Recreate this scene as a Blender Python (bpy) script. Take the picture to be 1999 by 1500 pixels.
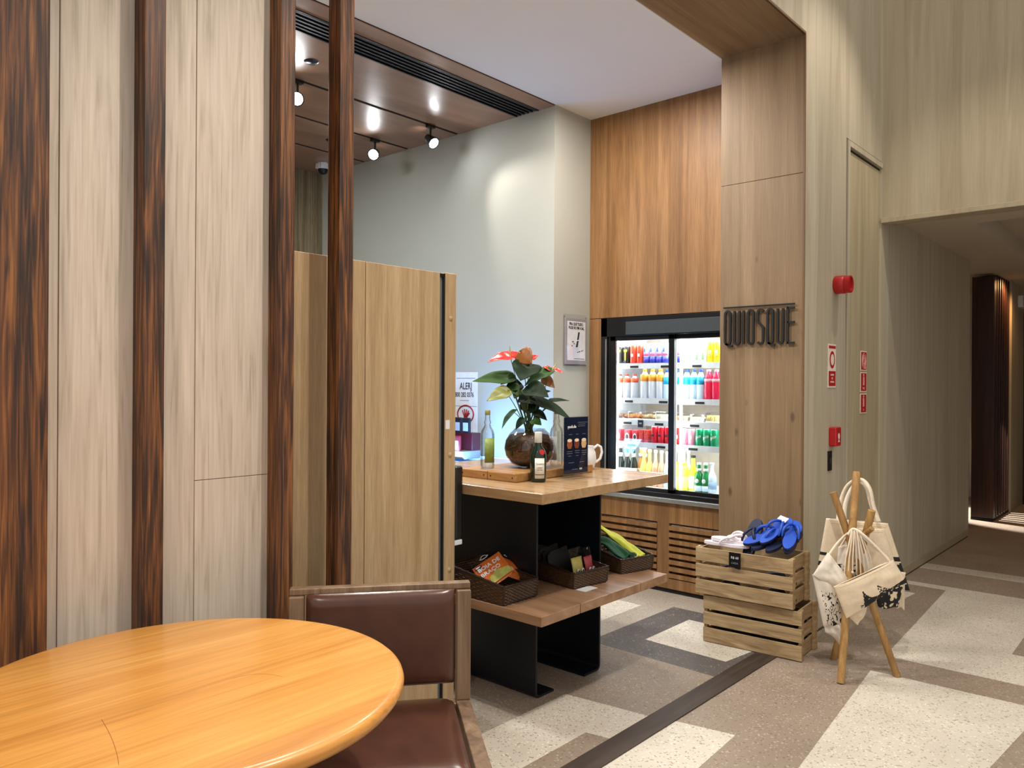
import bpy, bmesh, math, random
from mathutils import Vector, Matrix, noise
random.seed(7)
SC = bpy.context.scene
COL = SC.collection
for o in list(bpy.data.objects): bpy.data.objects.remove(o)

# ------------------------------------------------------------------ camera, world, lights, exposure
FPX = 1518.0; EYE = Vector((0, 0, 1.45))
YAW, PITCH, ROLL = math.radians(131.68), math.radians(-0.06), math.radians(0.35)
fwd = Vector((math.cos(YAW)*math.cos(PITCH), math.sin(YAW)*math.cos(PITCH), math.sin(PITCH)))
r0 = Vector((math.sin(YAW), -math.cos(YAW), 0)); u0 = r0.cross(fwd)
rt = r0*math.cos(ROLL)+u0*math.sin(ROLL); up = -r0*math.sin(ROLL)+u0*math.cos(ROLL)
cam_d = bpy.data.cameras.new('camera'); cam = bpy.data.objects.new('camera', cam_d); COL.objects.link(cam)
cam_d.sensor_width = 36; cam_d.lens = 36*FPX/1999; cam_d.clip_start = .05; cam_d.clip_end = 100
m = Matrix((rt, up, -fwd)).transposed().to_4x4(); m.translation = EYE; cam.matrix_world = m
SC.camera = cam
SC.view_settings.view_transform = 'Standard'; SC.view_settings.look = 'None'
SC.view_settings.gamma = 1; SC.view_settings.use_curve_mapping = False
SC.view_settings.exposure = 0.33
W = bpy.data.worlds.new('world'); SC.world = W; W.use_nodes = True
W.node_tree.nodes['Background'].inputs[0].default_value = (1, .945, .88, 1)
W.node_tree.nodes['Background'].inputs[1].default_value = .70

def light(kind, name, loc, target, power, color, size=.06, angle=90, blend=.5, sy=None):
    d = bpy.data.lights.new(name, kind); d.energy = power; d.color = color
    if kind == 'SPOT': d.spot_size = math.radians(angle); d.spot_blend = blend; d.shadow_soft_size = size
    elif kind == 'AREA':
        d.size = size
        if sy: d.shape = 'RECTANGLE'; d.size_y = sy
    else: d.shadow_soft_size = size
    o = bpy.data.objects.new(name, d); COL.objects.link(o); o.location = loc
    if target is not None:
        o.rotation_euler = (Vector(target)-Vector(loc)).to_track_quat('-Z', 'Y').to_euler()
    return o
WARM = (1, .90, .78); NEU = (1, .93, .84); COOL = (.84, .94, 1)
for y, pw in ((-1.0, 110), (2.0, 190), (5.0, 100)):
    light('SPOT', 'hall_spot', (-.7, y, 4.6 if y > 4 else 4.1), (-1.2, y-(.8 if y > 4 else 0), 0), pw, WARM, .05, 92 if y > 4 else 110, .5)
light('SPOT', 'hall_spot', (-1.3, 5.86, 2.64), (-1.3, 4.4, 0), 105, WARM, .03, 130, .5)
light('AREA', 'kiosk_fill', (-2.9, 2.2, 3.40), (-2.9, 2.2, 0), 50, NEU, .5)  # three unseen area lamps added as general fill for the kiosk
light('AREA', 'kiosk_fill', (-2.75, 3.9, 3.40), (-2.75, 3.9, 0), 26, NEU, .35)
light('AREA', 'kiosk_fill', (-4.9, 2.4, 3.38), (-4.9, 2.6, 0), 40, COOL, .5)

# ------------------------------------------------------------------ measuring helpers (real positions on real planes)
def ray(x, y): return rt*((x-999.5)/FPX)+up*(-(y-750)/FPX)+fwd
def on(x, y, ax, v):
    i = 'XYZ'.index(ax); d = ray(x, y); return EYE+d*((v-EYE[i])/d[i])
def dp(x, y, d): return EYE+ray(x, y)*d

# ------------------------------------------------------------------ materials
def srgb(*c):
    if len(c) == 1: c = c[0]
    return tuple(((v/255)/12.92 if v/255 <= .04045 else ((v/255+.055)/1.055)**2.4) for v in c)+(1,)
def newmat(name):
    mt = bpy.data.materials.new(name); mt.use_nodes = True
    return mt, mt.node_tree, mt.node_tree.nodes['Principled BSDF']
MC = {}
def plain(name, c, rough=.5, metal=0, var=.06, scale=30, bump=0, spec=.5, coat=0, emis=0):
    if name in MC: return MC[name]
    mt, nt, b = newmat(name); c = srgb(c) if max(c) > 1 else tuple(c)+(1,)
    tc = nt.nodes.new('ShaderNodeTexCoord'); n = nt.nodes.new('ShaderNodeTexNoise')
    n.inputs['Scale'].default_value = scale; n.inputs['Detail'].default_value = 4
    nt.links.new(tc.outputs['Object'], n.inputs['Vector'])
    r = nt.nodes.new('ShaderNodeValToRGB')
    r.color_ramp.elements[0].position = .3; r.color_ramp.elements[1].position = .7
    r.color_ramp.elements[0].color = tuple(v*(1-var) for v in c[:3])+(1,)
    r.color_ramp.elements[1].color = tuple(min(1, v*(1+var)) for v in c[:3])+(1,)
    nt.links.new(n.outputs['Fac'], r.inputs['Fac']); nt.links.new(r.outputs['Color'], b.inputs['Base Color'])
    b.inputs['Roughness'].default_value = rough; b.inputs['Metallic'].default_value = metal
    b.inputs['Specular IOR Level'].default_value = spec; b.inputs['Coat Weight'].default_value = coat
    if bump:
        bp = nt.nodes.new('ShaderNodeBump'); bp.inputs['Strength'].default_value = bump; bp.inputs['Distance'].default_value = .004
        nt.links.new(n.outputs['Fac'], bp.inputs['Height']); nt.links.new(bp.outputs['Normal'], b.inputs['Normal'])
    if emis:
        b.inputs['Emission Color'].default_value = c; b.inputs['Emission Strength'].default_value = emis
    MC[name] = mt; return mt
def wood(name, cols, grain='Z', freq=9, stretch=.07, rough=.5, fine=.18, band=None, dist=1.2, bump=.15, coat=0, wave=0, pos=None, knots=False):
    """cols: list of sRGB colours dark->light; band=(axis,width,amount) gives boards of slightly different tone"""
    mt, nt, b = newmat(name); N = nt.nodes.new; L = nt.links.new
    tc = N('ShaderNodeTexCoord')
    def mapped(f, st):
        mp = N('ShaderNodeMapping'); s = [f, f, f]; s['XYZ'.index(grain)] = f*st; mp.inputs['Scale'].default_value = s
        L(tc.outputs['Object'], mp.inputs['Vector']); return mp
    n1 = N('ShaderNodeTexNoise'); n1.inputs['Scale'].default_value = 1; n1.inputs['Detail'].default_value = 6
    n1.inputs['Distortion'].default_value = dist; L(mapped(freq, stretch).outputs[0], n1.inputs['Vector'])
    fac = n1.outputs['Fac']
    if wave:
        wv = N('ShaderNodeTexNoise'); wv.inputs['Scale'].default_value = 1; wv.inputs['Detail'].default_value = 3
        wv.inputs['Distortion'].default_value = 1.6
        L(mapped(wave, .035).outputs[0], wv.inputs['Vector'])
        mx = N('ShaderNodeMix'); mx.inputs[0].default_value = .55; L(fac, mx.inputs[2]); L(wv.outputs['Fac'], mx.inputs[3]); fac = mx.outputs[0]
    r = N('ShaderNodeValToRGB'); els = r.color_ramp.elements
    k = len(cols); ps = pos or [.3+.4*i/(k-1) for i in range(k)]
    while len(els) < k: els.new(.5)
    for e, p, c in zip(els, ps, cols): e.position = p; e.color = srgb(c)
    L(fac, r.inputs['Fac']); col = r.outputs['Color']
    n2 = N('ShaderNodeTexNoise'); n2.inputs['Scale'].default_value = 1; n2.inputs['Detail'].default_value = 3
    L(mapped(freq*14, .03).outputs[0], n2.inputs['Vector'])
    mr = N('ShaderNodeMapRange'); mr.inputs[1].default_value = .3; mr.inputs[2].default_value = .7
    mr.inputs[3].default_value = 1-fine; mr.inputs[4].default_value = 1+fine*.6; L(n2.outputs['Fac'], mr.inputs[0])
    val = mr.outputs[0]
    if band:
        sx = N('ShaderNodeSeparateXYZ'); L(tc.outputs['Object'], sx.inputs[0])
        dv = N('ShaderNodeMath'); dv.operation = 'DIVIDE'; dv.inputs[1].default_value = band[1]; L(sx.outputs['XYZ'.index(band[0])], dv.inputs[0])
        fl = N('ShaderNodeMath'); fl.operation = 'FLOOR'; L(dv.outputs[0], fl.inputs[0])
        wn = N('ShaderNodeTexWhiteNoise'); wn.noise_dimensions = '1D'; L(fl.outputs[0], wn.inputs['W'])
        m2 = N('ShaderNodeMapRange'); m2.inputs[3].default_value = 1-band[2]; m2.inputs[4].default_value = 1+band[2]; L(wn.outputs['Value'], m2.inputs[0])
        mm = N('ShaderNodeMath'); mm.operation = 'MULTIPLY'; L(val, mm.inputs[0]); L(m2.outputs[0], mm.inputs[1]); val = mm.outputs[0]
    if knots:
        vo = N('ShaderNodeTexVoronoi'); vo.inputs['Scale'].default_value = 1
        mpv = N('ShaderNodeMapping'); mpv.inputs['Scale'].default_value = (7, 7, 3.2); L(tc.outputs['Object'], mpv.inputs['Vector']); L(mpv.outputs[0], vo.inputs['Vector'])
        kr = N('ShaderNodeMapRange'); kr.inputs[1].default_value = .05; kr.inputs[2].default_value = .12; kr.inputs[3].default_value = .5; kr.inputs[4].default_value = 1
        L(vo.outputs['Distance'], kr.inputs[0])
        mk = N('ShaderNodeMath'); mk.operation = 'MULTIPLY'; L(val, mk.inputs[0]); L(kr.outputs[0], mk.inputs[1]); val = mk.outputs[0]
    vm = N('ShaderNodeVectorMath'); vm.operation = 'SCALE'; L(col, vm.inputs[0]); L(val, vm.inputs['Scale'])
    L(vm.outputs[0], b.inputs['Base Color'])
    b.inputs['Roughness'].default_value = rough; b.inputs['Coat Weight'].default_value = coat; b.inputs['Coat Roughness'].default_value = .15
    bp = N('ShaderNodeBump'); bp.inputs['Strength'].default_value = bump; bp.inputs['Distance'].default_value = .002
    L(n2.outputs['Fac'], bp.inputs['Height']); L(bp.outputs['Normal'], b.inputs['Normal'])
    MC[name] = mt; return mt
def terrazzo(name, base, dark, light):
    mt, nt, b = newmat(name); N = nt.nodes.new; L = nt.links.new
    tc = N('ShaderNodeTexCoord'); v = N('ShaderNodeTexVoronoi'); v.inputs['Scale'].default_value = 150
    L(tc.outputs['Object'], v.inputs['Vector'])
    sep = N('ShaderNodeSeparateColor'); L(v.outputs['Color'], sep.inputs[0])
    r = N('ShaderNodeValToRGB'); r.color_ramp.interpolation = 'CONSTANT'
    e = r.color_ramp.elements; e[0].color = srgb(dark); e[1].position = .07; e[1].color = srgb(base)
    x = e.new(.95); x.color = srgb(light)
    L(sep.outputs[0], r.inputs['Fac'])
    n = N('ShaderNodeTexNoise'); n.inputs['Scale'].default_value = 3; n.inputs['Detail'].default_value = 6; L(tc.outputs['Object'], n.inputs['Vector'])
    mr = N('ShaderNodeMapRange'); mr.inputs[1].default_value = .3; mr.inputs[2].default_value = .7; mr.inputs[3].default_value = .93; mr.inputs[4].default_value = 1.07; L(n.outputs['Fac'], mr.inputs[0])
    vm = N('ShaderNodeVectorMath'); vm.operation = 'SCALE'; L(r.outputs[0], vm.inputs[0]); L(mr.outputs[0], vm.inputs['Scale']); L(vm.outputs[0], b.inputs['Base Color'])
    b.inputs['Roughness'].default_value = .32; b.inputs['Specular IOR Level'].default_value = .35
    n3 = N('ShaderNodeMapRange'); n3.inputs[3].default_value = .25; n3.inputs[4].default_value = .70; L(n.outputs['Fac'], n3.inputs[0]); L(n3.outputs[0], b.inputs['Roughness'])
    MC[name] = mt; return mt
def thin_glass(name, tint=(1, 1, 1), refl=.03, rough=.02, k=.55):
    mt, nt, b = newmat(name); N = nt.nodes.new; L = nt.links.new
    nt.nodes.remove(b); out = nt.nodes['Material Output']
    t = N('ShaderNodeBsdfTransparent'); t.inputs[0].default_value = tuple(tint)+(1,)
    g = N('ShaderNodeBsdfGlossy'); g.inputs['Roughness'].default_value = rough
    fr = N('ShaderNodeFresnel'); fr.inputs[0].default_value = 1.45
    ad = N('ShaderNodeMath'); ad.operation = 'MULTIPLY_ADD'; ad.inputs[1].default_value = k; ad.inputs[2].default_value = refl*.3; ad.use_clamp = True
    L(fr.outputs[0], ad.inputs[0]); mx = N('ShaderNodeMixShader'); L(ad.outputs[0], mx.inputs[0]); L(t.outputs[0], mx.inputs[1]); L(g.outputs[0], mx.inputs[2]); L(mx.outputs[0], out.inputs[0])
    MC[name] = mt; return mt
def emit(name, c, s):
    mt, nt, b = newmat(name); b.inputs['Base Color'].default_value = (1, 1, 1, 1)
    b.inputs['Emission Color'].default_value = tuple(c)+(1,); b.inputs['Emission Strength'].default_value = s
    MC[name] = mt; return mt

M_rose = wood('rosewood', [(34, 19, 12), (64, 37, 21), (104, 62, 31), (140, 90, 46)], 'Z', 17, .07, .5, .30, dist=2.6, wave=62, bump=.1, pos=[.38, .46, .54, .64])
M_limed = wood('limed_oak', [(174, 161, 144), (197, 183, 167), (206, 193, 178)], 'Z', 9, .09, .6, .10, band=('Y', .19, .03), dist=3.5, wave=45, pos=[.36, .47, .62])
M_hallw = wood('pale_oak_wall', [(170, 158, 136), (182, 171, 149), (190, 180, 159)], 'Z', 9, .05, .55, .07, band=('Y', .23, .05), dist=1.5)
M_beam = wood('pale_oak_beam', [(158, 145, 120), (172, 159, 134), (182, 170, 146)], 'Z', 9, .05, .55, .07, band=('X', .21, .07), dist=1.5)
M_teak = wood('teak_veneer', [(118, 82, 46), (142, 102, 61), (162, 121, 78)], 'Z', 16, .035, .5, .24, band=('X', .3, .05), dist=.8)
M_jamb = wood('knotty_oak', [(118, 95, 68), (134, 110, 82), (148, 124, 95)], 'Z', 12, .035, .5, .14, band=('X', .26, .05), dist=.9, knots=True)
M_soff = wood('oak_soffit', [(120, 94, 62), (136, 109, 75), (150, 122, 86)], 'Y', 9, .06, .5, .12, dist=1.6)
M_cab = wood('cabinet_oak', [(158, 130, 94), (176, 149, 112), (188, 163, 126)], 'Z', 22, .03, .5, .2, band=('Y', .11, .05), dist=1.0)
M_ceilw = wood('ceiling_wood', [(140, 102, 78), (154, 116, 90), (166, 128, 100)], 'Y', 5, .2, .36, .06, dist=1.2, bump=.2, coat=.15)
M_plank = wood('rough_planks', [(84, 70, 46), (128, 112, 80), (164, 148, 112)], 'Z', 26, .02, .7, .35, band=('Y', .2, .12), dist=.6, bump=.6)
M_ttop = wood('light_maple', [(150, 118, 82), (170, 139, 102), (186, 157, 120)], 'X', 9, .09, .25, .1, dist=1.6, coat=.25)
M_shelfw = wood('shelf_oak', [(134, 100, 74), (152, 118, 90), (168, 134, 106)], 'X', 9, .09, .35, .1, dist=1.6)
M_round = wood('honey_pine', [(206, 138, 62), (226, 160, 78), (236, 176, 96)], 'Y', 9, .07, .33, .16, dist=1.2, coat=.2, pos=[.25, .48, .72])
M_chair = wood('walnut_frame', [(100, 78, 58), (122, 98, 76), (142, 118, 94)], 'Z', 22, .05, .45, .2, dist=1.0)
M_crate = wood('crate_pine', [(140, 112, 78), (172, 146, 108), (192, 168, 130)], 'X', 16, .12, .65, .2, dist=3.0, knots=True)
M_crateend = wood('crate_pine_end', [(136, 108, 74), (164, 136, 98), (182, 156, 118)], 'Y', 16, .12, .65, .16, dist=2.0)
M_pole = wood('honey_pole', [(140, 102, 54), (168, 128, 74), (186, 148, 92)], 'Z', 14, .1, .45, .16, dist=1.5)
M_board = wood('cutting_board', [(140, 98, 54), (164, 120, 70), (182, 138, 86)], 'X', 18, .1, .4, .16, dist=1.5)
M_thresh = wood('dark_threshold', [(42, 32, 27), (58, 45, 38), (74, 60, 50)], 'Y', 20, .06, .55, .2, dist=1.0)
M_darkfin = wood('dark_fin', [(30, 13, 8), (52, 25, 14), (72, 38, 22)], 'Z', 20, .05, .4, .2, dist=1.0)
M_white = plain('white_plaster', (238, 238, 238), .8, var=.015, scale=2)
M_gray = plain('grey_plaster', (176, 176, 166), .62, var=.02, scale=3, bump=.05)
M_corrc = plain('corridor_plaster', (196, 184, 164), .8, var=.02, scale=2)
M_black = plain('black_metal', (14, 14, 16), .35)
M_blackm = plain('black_matte', (9, 9, 10), .7)
M_navy = plain('navy_steel', (3, 11, 22), .45, var=.1, scale=4)
M_header = plain('charcoal_panel', (58, 64, 66), .5)
M_steel = plain('brushed_steel', (170, 172, 170), .35, metal=.8)
M_whitep = plain('white_plastic', (225, 226, 228), .4)
M_leather = plain('brown_leather', (78, 47, 35), .26, var=.14, scale=12, bump=.25)
M_red = plain('red_plastic', (176, 20, 26), .35)
M_redsign = plain('red_sign', (172, 24, 26), .5)
M_wsign = plain('white_sign', (232, 216, 204), .5)
M_canvas = plain('cream_canvas', (226, 208, 180), .85, var=.05, scale=60, bump=.3)
M_canvasw = plain('white_canvas', (224, 214, 200), .85, var=.05, scale=60, bump=.3)
M_ink = plain('black_ink', (26, 24, 26), .8)
M_strap = plain('canvas_strap', (226, 212, 190), .85, scale=80)
M_wick = plain('dark_wicker', (76, 52, 32), .5, var=.35, scale=90)
M_tL = terrazzo('terrazzo_light', (204, 197, 184), (160, 150, 136), (226, 220, 208))
M_tT = terrazzo('terrazzo_taupe', (146, 132, 118), (122, 108, 96), (176, 164, 152))
M_tD = terrazzo('terrazzo_dark', (92, 88, 86), (78, 74, 72), (140, 136, 132))
M_tG = terrazzo('terrazzo_grey', (164, 154, 142), (136, 126, 114), (190, 182, 170))
M_glass = thin_glass('clear_glass')
M_acr = thin_glass('acrylic', (.97, .98, 1), .0, k=.07)
M_led = emit('led_white', (.9, .97, 1), 17)
M_bulb = emit('spot_bulb', (.95, .97, 1), 90)

# ------------------------------------------------------------------ mesh builder
class MB:
    def __init__(s): s.v = []; s.f = []; s.mi = []
    def add(s, vs, fs, mi=0):
        b = len(s.v); s.v += [Vector(p) for p in vs]; s.f += [tuple(i+b for i in f) for f in fs]; s.mi += [mi]*len(fs); return s
    def box(s, x0, x1, y0, y1, z0, z1, mi=0):
        vs = [(x, y, z) for x in (x0, x1) for y in (y0, y1) for z in (z0, z1)]
        return s.add(vs, [(0, 1, 3, 2), (4, 6, 7, 5), (0, 4, 5, 1), (2, 3, 7, 6), (0, 2, 6, 4), (1, 5, 7, 3)], mi)
    def hexa(s, p, mi=0):   # 8 corners: bottom 4 ccw, top 4 ccw
        return s.add(p, [(3, 2, 1, 0), (4, 5, 6, 7), (0, 1, 5, 4), (1, 2, 6, 5), (2, 3, 7, 6), (3, 0, 4, 7)], mi)
    def prism(s, pts, n, t, mi=0):   # planar polygon pts extruded by vector n*t
        k = len(pts); n = Vector(n)*t; a = [Vector(p) for p in pts]; b = [p+n for p in a]
        return s.add(a+b, [tuple(range(k))[::-1], tuple(range(k, 2*k))]+[(i, (i+1) % k, k+(i+1) % k, k+i) for i in range(k)], mi)
    def tube(s, path, r, n=8, closed=False, mi=0):
        P = [Vector(p) for p in path]; k = len(P); rs = r if isinstance(r, (list, tuple)) else [r]*k
        T = [((P[(i+1) % k]-P[i-1]) if closed else (P[min(i+1, k-1)]-P[max(i-1, 0)])).normalized() for i in range(k)]
        a = T[0].orthogonal().normalized(); vs = []
        for i in range(k):
            a = (a-T[i]*a.dot(T[i])); a = a.normalized() if a.length > 1e-6 else T[i].orthogonal().normalized()
            b = T[i].cross(a)
            vs += [P[i]+(a*math.cos(2*math.pi*j/n)+b*math.sin(2*math.pi*j/n))*rs[i] for j in range(n)]
        fs = []
        for i in range(k if closed else k-1):
            q = (i+1) % k
            fs += [(i*n+j, i*n+(j+1) % n, q*n+(j+1) % n, q*n+j) for j in range(n)]
        if not closed: fs += [tuple(range(n))[::-1], tuple(range((k-1)*n, k*n))]
        return s.add(vs, fs, mi)
    def lathe(s, prof, c=(0, 0, 0), n=24, mi=0, cap=True):
        c = Vector(c); vs = []; k = len(prof)
        for r, z in prof: vs += [c+Vector((r*math.cos(2*math.pi*j/n), r*math.sin(2*math.pi*j/n), z)) for j in range(n)]
        fs = [(i*n+j, i*n+(j+1) % n, (i+1)*n+(j+1) % n, (i+1)*n+j) for i in range(k-1) for j in range(n)]
        if cap:
            if prof[0][0] > 1e-5: fs.append(tuple(range(n))[::-1])
            if prof[-1][0] > 1e-5: fs.append(tuple(range((k-1)*n, k*n)))
        return s.add(vs, fs, mi)
    def grid(s, fn, nu, nv, mifn=None):
        vs = [fn(i/nu, j/nv) for j in range(nv+1) for i in range(nu+1)]; w = nu+1
        b = len(s.v); s.v += [Vector(p) for p in vs]
        for j in range(nv):
            for i in range(nu):
                s.f.append((b+j*w+i, b+j*w+i+1, b+(j+1)*w+i+1, b+(j+1)*w+i)); s.mi.append(mifn((i+.5)/nu, (j+.5)/nv) if mifn else 0)
        return s
    def xf(s, M): s.v = [M @ p for p in s.v]; return s
    def build(s, name, mats, parent=None, bevel=0, smooth=False, solid=0, seg=2, sub=0, weld=False):
        me = bpy.data.meshes.new(name); me.from_pydata(s.v, [], s.f)
        if not isinstance(mats, (list, tuple)): mats = [mats]
        for q in mats: me.materials.append(q)
        for p, i in zip(me.polygons, s.mi): p.material_index = i
        bm = bmesh.new(); bm.from_mesh(me)
        if weld: bmesh.ops.remove_doubles(bm, verts=bm.verts, dist=1e-5)
        if not solid: bmesh.ops.recalc_face_normals(bm, faces=bm.faces)
        bm.to_mesh(me); bm.free()
        if smooth:
            for p in me.polygons: p.use_smooth = True
            try: me.set_sharp_from_angle(angle=math.radians(50))
            except Exception: pass
        o = bpy.data.objects.new(name, me); COL.objects.link(o)
        if parent: o.parent = parent
        if solid: q = o.modifiers.new('s', 'SOLIDIFY'); q.thickness = solid; q.offset = 0
        if bevel: q = o.modifiers.new('b', 'BEVEL'); q.width = bevel; q.segments = seg; q.limit_method = 'ANGLE'
        if sub: q = o.modifiers.new('u', 'SUBSURF'); q.levels = sub; q.render_levels = sub
        return o
def tag(o, label=None, cat=None, group=None, kind=None):
    if label: o['label'] = label
    if cat: o['category'] = cat
    if group: o['group'] = group
    if kind: o['kind'] = kind
    return o
def struct(name, mb, mt, parent=None, **k):
    o = mb.build(name, mt, parent, **k)
    if not parent: o['kind'] = 'structure'
    return o
def thing(name, loc, rz=0, label=None, cat=None, group=None, rot=None):
    o = bpy.data.objects.new(name, None); COL.objects.link(o); o.location = loc
    o.rotation_euler = rot or (0, 0, rz); o.empty_display_size = .05
    return tag(o, label, cat, group)
def copy_tree(o, parent=None, loc=None, rot=None):
    c = o.copy(); COL.objects.link(c)
    if parent: c.parent = parent
    if loc is not None: c.location = loc
    if rot is not None: c.rotation_euler = rot
    for ch in [x for x in ALL(o)]: copy_tree(ch, c)
    return c
def ALL(o): return [x for x in bpy.data.objects if x.parent == o]
RX = Matrix(((0, 0, 1), (1, 0, 0), (0, 1, 0))).to_4x4()   # local x->+Y, y->+Z, z->+X   (faces +X)
RY = Matrix(((1, 0, 0), (0, 0, -1), (0, 1, 0))).to_4x4()  # local x->+X, y->+Z, z->-Y   (faces -Y)
def frame(o, R): F = R.copy(); F.translation = Vector(o); return F
def text(s, size, F, mt, name='lettering', parent=None, ext=.0008, sx=1.0, align='CENTER', off=0, inv=None):
    cu = bpy.data.curves.new('t', 'FONT'); cu.body = s; cu.size = size; cu.extrude = ext; cu.align_x = align; cu.resolution_u = 3; cu.offset = off
    o = bpy.data.objects.new('t', cu); COL.objects.link(o); bpy.context.view_layer.update()
    me = bpy.data.meshes.new_from_object(o.evaluated_get(bpy.context.evaluated_depsgraph_get()))
    bpy.data.objects.remove(o); me.transform(Matrix.Diagonal((sx, 1, 1, 1))); me.transform(F)
    me.materials.clear(); me.materials.append(mt); me.name = name
    q = bpy.data.objects.new(name, me); COL.objects.link(q)
    if parent: q.parent = parent
    return q
def flat(pts, F, mt, name, parent, t=.001, z=0):
    mb = MB(); mb.prism([F @ Vector((x, y, z)) for x, y in pts], F.to_3x3() @ Vector((0, 0, 1)), t)
    return mb.build(name, mt, parent)
def ell(cx, cy, rx, ry, n=28): return [(cx+rx*math.cos(2*math.pi*i/n), cy+ry*math.sin(2*math.pi*i/n)) for i in range(n)]
def rect(x0, x1, y0, y1): return [(x0, y0), (x1, y0), (x1, y1), (x0, y1)]
# ------------------------------------------------------------------ floor
fl = struct('floor', MB().box(-7, 3, -3, 13.5, -.12, 0), M_tT)
def tile(pts, mt):
    mb = MB(); mb.prism([(x, y, 0) for x, y in pts], (0, 0, 1), .0006); mb.build('floor_tile', mt, fl)
tile([(-1.69, 2.97), (-1.44, 3.02), (-1.42, 2.67), (-1.40, 2.2), (-1.69, 2.2)][::-1], M_tL)
tile([(-1.05, 2.0), (-.73, 2.0), (-.53, 4.19), (-1.26, 4.17)], M_tL)
tile([(-1.27, 4.45), (-.3, 4.46), (-.3, 4.94), (-.77, 4.94), (-.77, 5.32), (-.3, 5.32), (-.3, 6.28), (-1.69, 6.28), (-1.69, 6.18), (-1.36, 6.165)], M_tL)
tile([(-1.69, 6.79), (1.5, 6.79), (1.5, 7.01), (-1.69, 7.0)], M_tL)
tile([(-1.66, 5.5), (-1.52, 5.67), (-1.50, 5.93), (-1.66, 5.93)], M_tL)
tile([(-3.46, 1.0), (-1.8, 1.0), (-1.8, 4.76), (-3.46, 4.76)], M_tG)
def tile2(pts, mt):
    mb = MB(); mb.prism([(x, y, .0006) for x, y in pts], (0, 0, 1), .0005); mb.build('floor_tile', mt, fl)
tile2([(-2.58, 3.565), (-1.80, 3.55), (-1.80, 4.48), (-2.57, 4.48)], M_tD)
tile2([(-3.3, 3.5), (-2.75, 3.5), (-2.745, 4.37), (-3.3, 4.37)], M_tL)
tile2([(-2.22, 1.2), (-1.80, 1.2), (-1.80, 2.935), (-2.22, 2.88)], M_tL)
tile2([(-2.9, 2.58), (-2.22, 2.58), (-2.22, 2.88), (-1.8, 2.935), (-1.8, 3.55), (-2.58, 3.565), (-2.9, 3.5)], M_tT)
def tile3(pts, mt):
    mb = MB(); mb.prism([(x, y, .0011) for x, y in pts], (0, 0, 1), .0005); mb.build('floor_tile', mt, fl)
tile3([(-2.36, 3.80), (-1.86, 3.78), (-1.815, 4.1), (-1.815, 4.30), (-2.36, 4.30)], M_tL)
tile3([(-1.91, 1.6), (-1.80, 1.6), (-1.80, 2.64), (-1.91, 2.62)], M_tT)
struct('trim_1', MB().box(-1.80, -1.69, -1.5, 8.5, 0, .006), M_thresh)

# ------------------------------------------------------------------ hall wall with jamb, door
struct('wall_right', MB().box(-1.9, -1.70, 4.41, 5.08, 0, 3.45).box(-1.9, -1.70, 5.80, 8.57, 0, 3.45).box(-1.9, -1.70, 5.08, 5.80, 3.02, 3.45).box(-1.9, -1.72, 5.08, 5.80, 0, 3.02), M_hallw)
struct('wall_upper', MB().box(-1.9, -1.70, -3, 8.57, 3.45, 5.6), M_hallw)
struct('wall_jamb', MB().box(-2.21, -1.702, 4.387, 4.41, 0, 2.655).box(-2.21, -1.702, 4.387, 4.41, 2.657, 3.45).box(-2.21, -1.9, 4.41, 4.75, 0, 3.46), M_jamb, bevel=.002)
struct('trim_2', MB().box(-1.705, -1.694, 4.384, 4.392, 0, 3.44).box(-1.705, -1.694, -3, 4.392, 3.44, 3.452), plain('edge_brown', (112, 84, 56), .5))
struct('ceiling_soffit', MB().box(-2.21, -1.702, -3, 4.387, 3.44, 3.62), M_soff)
dr = struct('door_1', MB().box(-1.72, -1.712, 5.150, 5.80, .01, 2.955), wood('door_oak', [(160, 147, 118), (174, 160, 130), (184, 171, 142)], 'Z', 9, .05, .55, .07, dist=1.5))
struct('door_frame', MB().box(-1.72, -1.690, 5.092, 5.128, 0, 3.008).box(-1.72, -1.690, 5.128, 5.80, 2.972, 3.008), M_hallw, dr, bevel=.002)
struct('door_gap', MB().box(-1.7195, -1.7095, 5.075, 5.092, 0, 3.02).box(-1.7195, -1.714, 5.128, 5.150, 0, 2.955).box(-1.7195, -1.714, 5.128, 5.80, 2.955, 2.972), plain('gap_dark', (30, 24, 16), .9), dr)
# beam over the corridor
struct('wall_beam', MB().box(-1.70, 4, 5.81, 6.10, 2.62, 5.6), M_beam)
struct('trim_3', MB().box(-1.70, 4, 5.785, 5.87, 2.588, 2.622), M_beam, bevel=.002)
struct('ceiling_corridor', MB().box(-1.70, -1.27, 6.1, 9.0, 2.66, 2.75).box(-1.27, 4, 6.1, 6.6, 2.66, 2.75).box(-5, 4, 9.0, 13.5, 2.66, 2.75).box(-5, -1.9, 8.57, 9.0, 2.66, 2.75).box(-1.9, -1.70, 8.57, 9.0, 2.66, 2.75)
       .box(-1.27, 4, 6.6, 9.0, 2.80, 2.86).box(-1.29, -1.27, 6.6, 9.0, 2.75, 2.86).box(-1.27, 4, 6.58, 6.6, 2.75, 2.86).box(-1.27, 4, 9.0, 9.02, 2.75, 2.86), M_corrc)
struct('baseboard_right', MB().box(-1.70, -1.695, 5.81, 8.57, 0, .07), plain('base_beige', (170, 156, 130), .5))
struct('wall_corridor_right', MB().box(2.5, 2.6, 5.8, 13.5, 0, 2.66), M_hallw)
struct('wall_corridor_end', MB().box(-1.66, 2.6, 11.35, 11.5, 0, 2.66).box(-1.9, -1.66, 10.52, 11.5, 0, 2.66), M_hallw)
struct('wall_corridor_left', MB().box(-5, -4.9, 8.5, 13.5, 0, 2.66).box(-5, -1.9, 11.6, 11.7, 0, 2.66).box(-5, -1.9, 8.47, 8.569, 0, 2.66), M_white)
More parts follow.
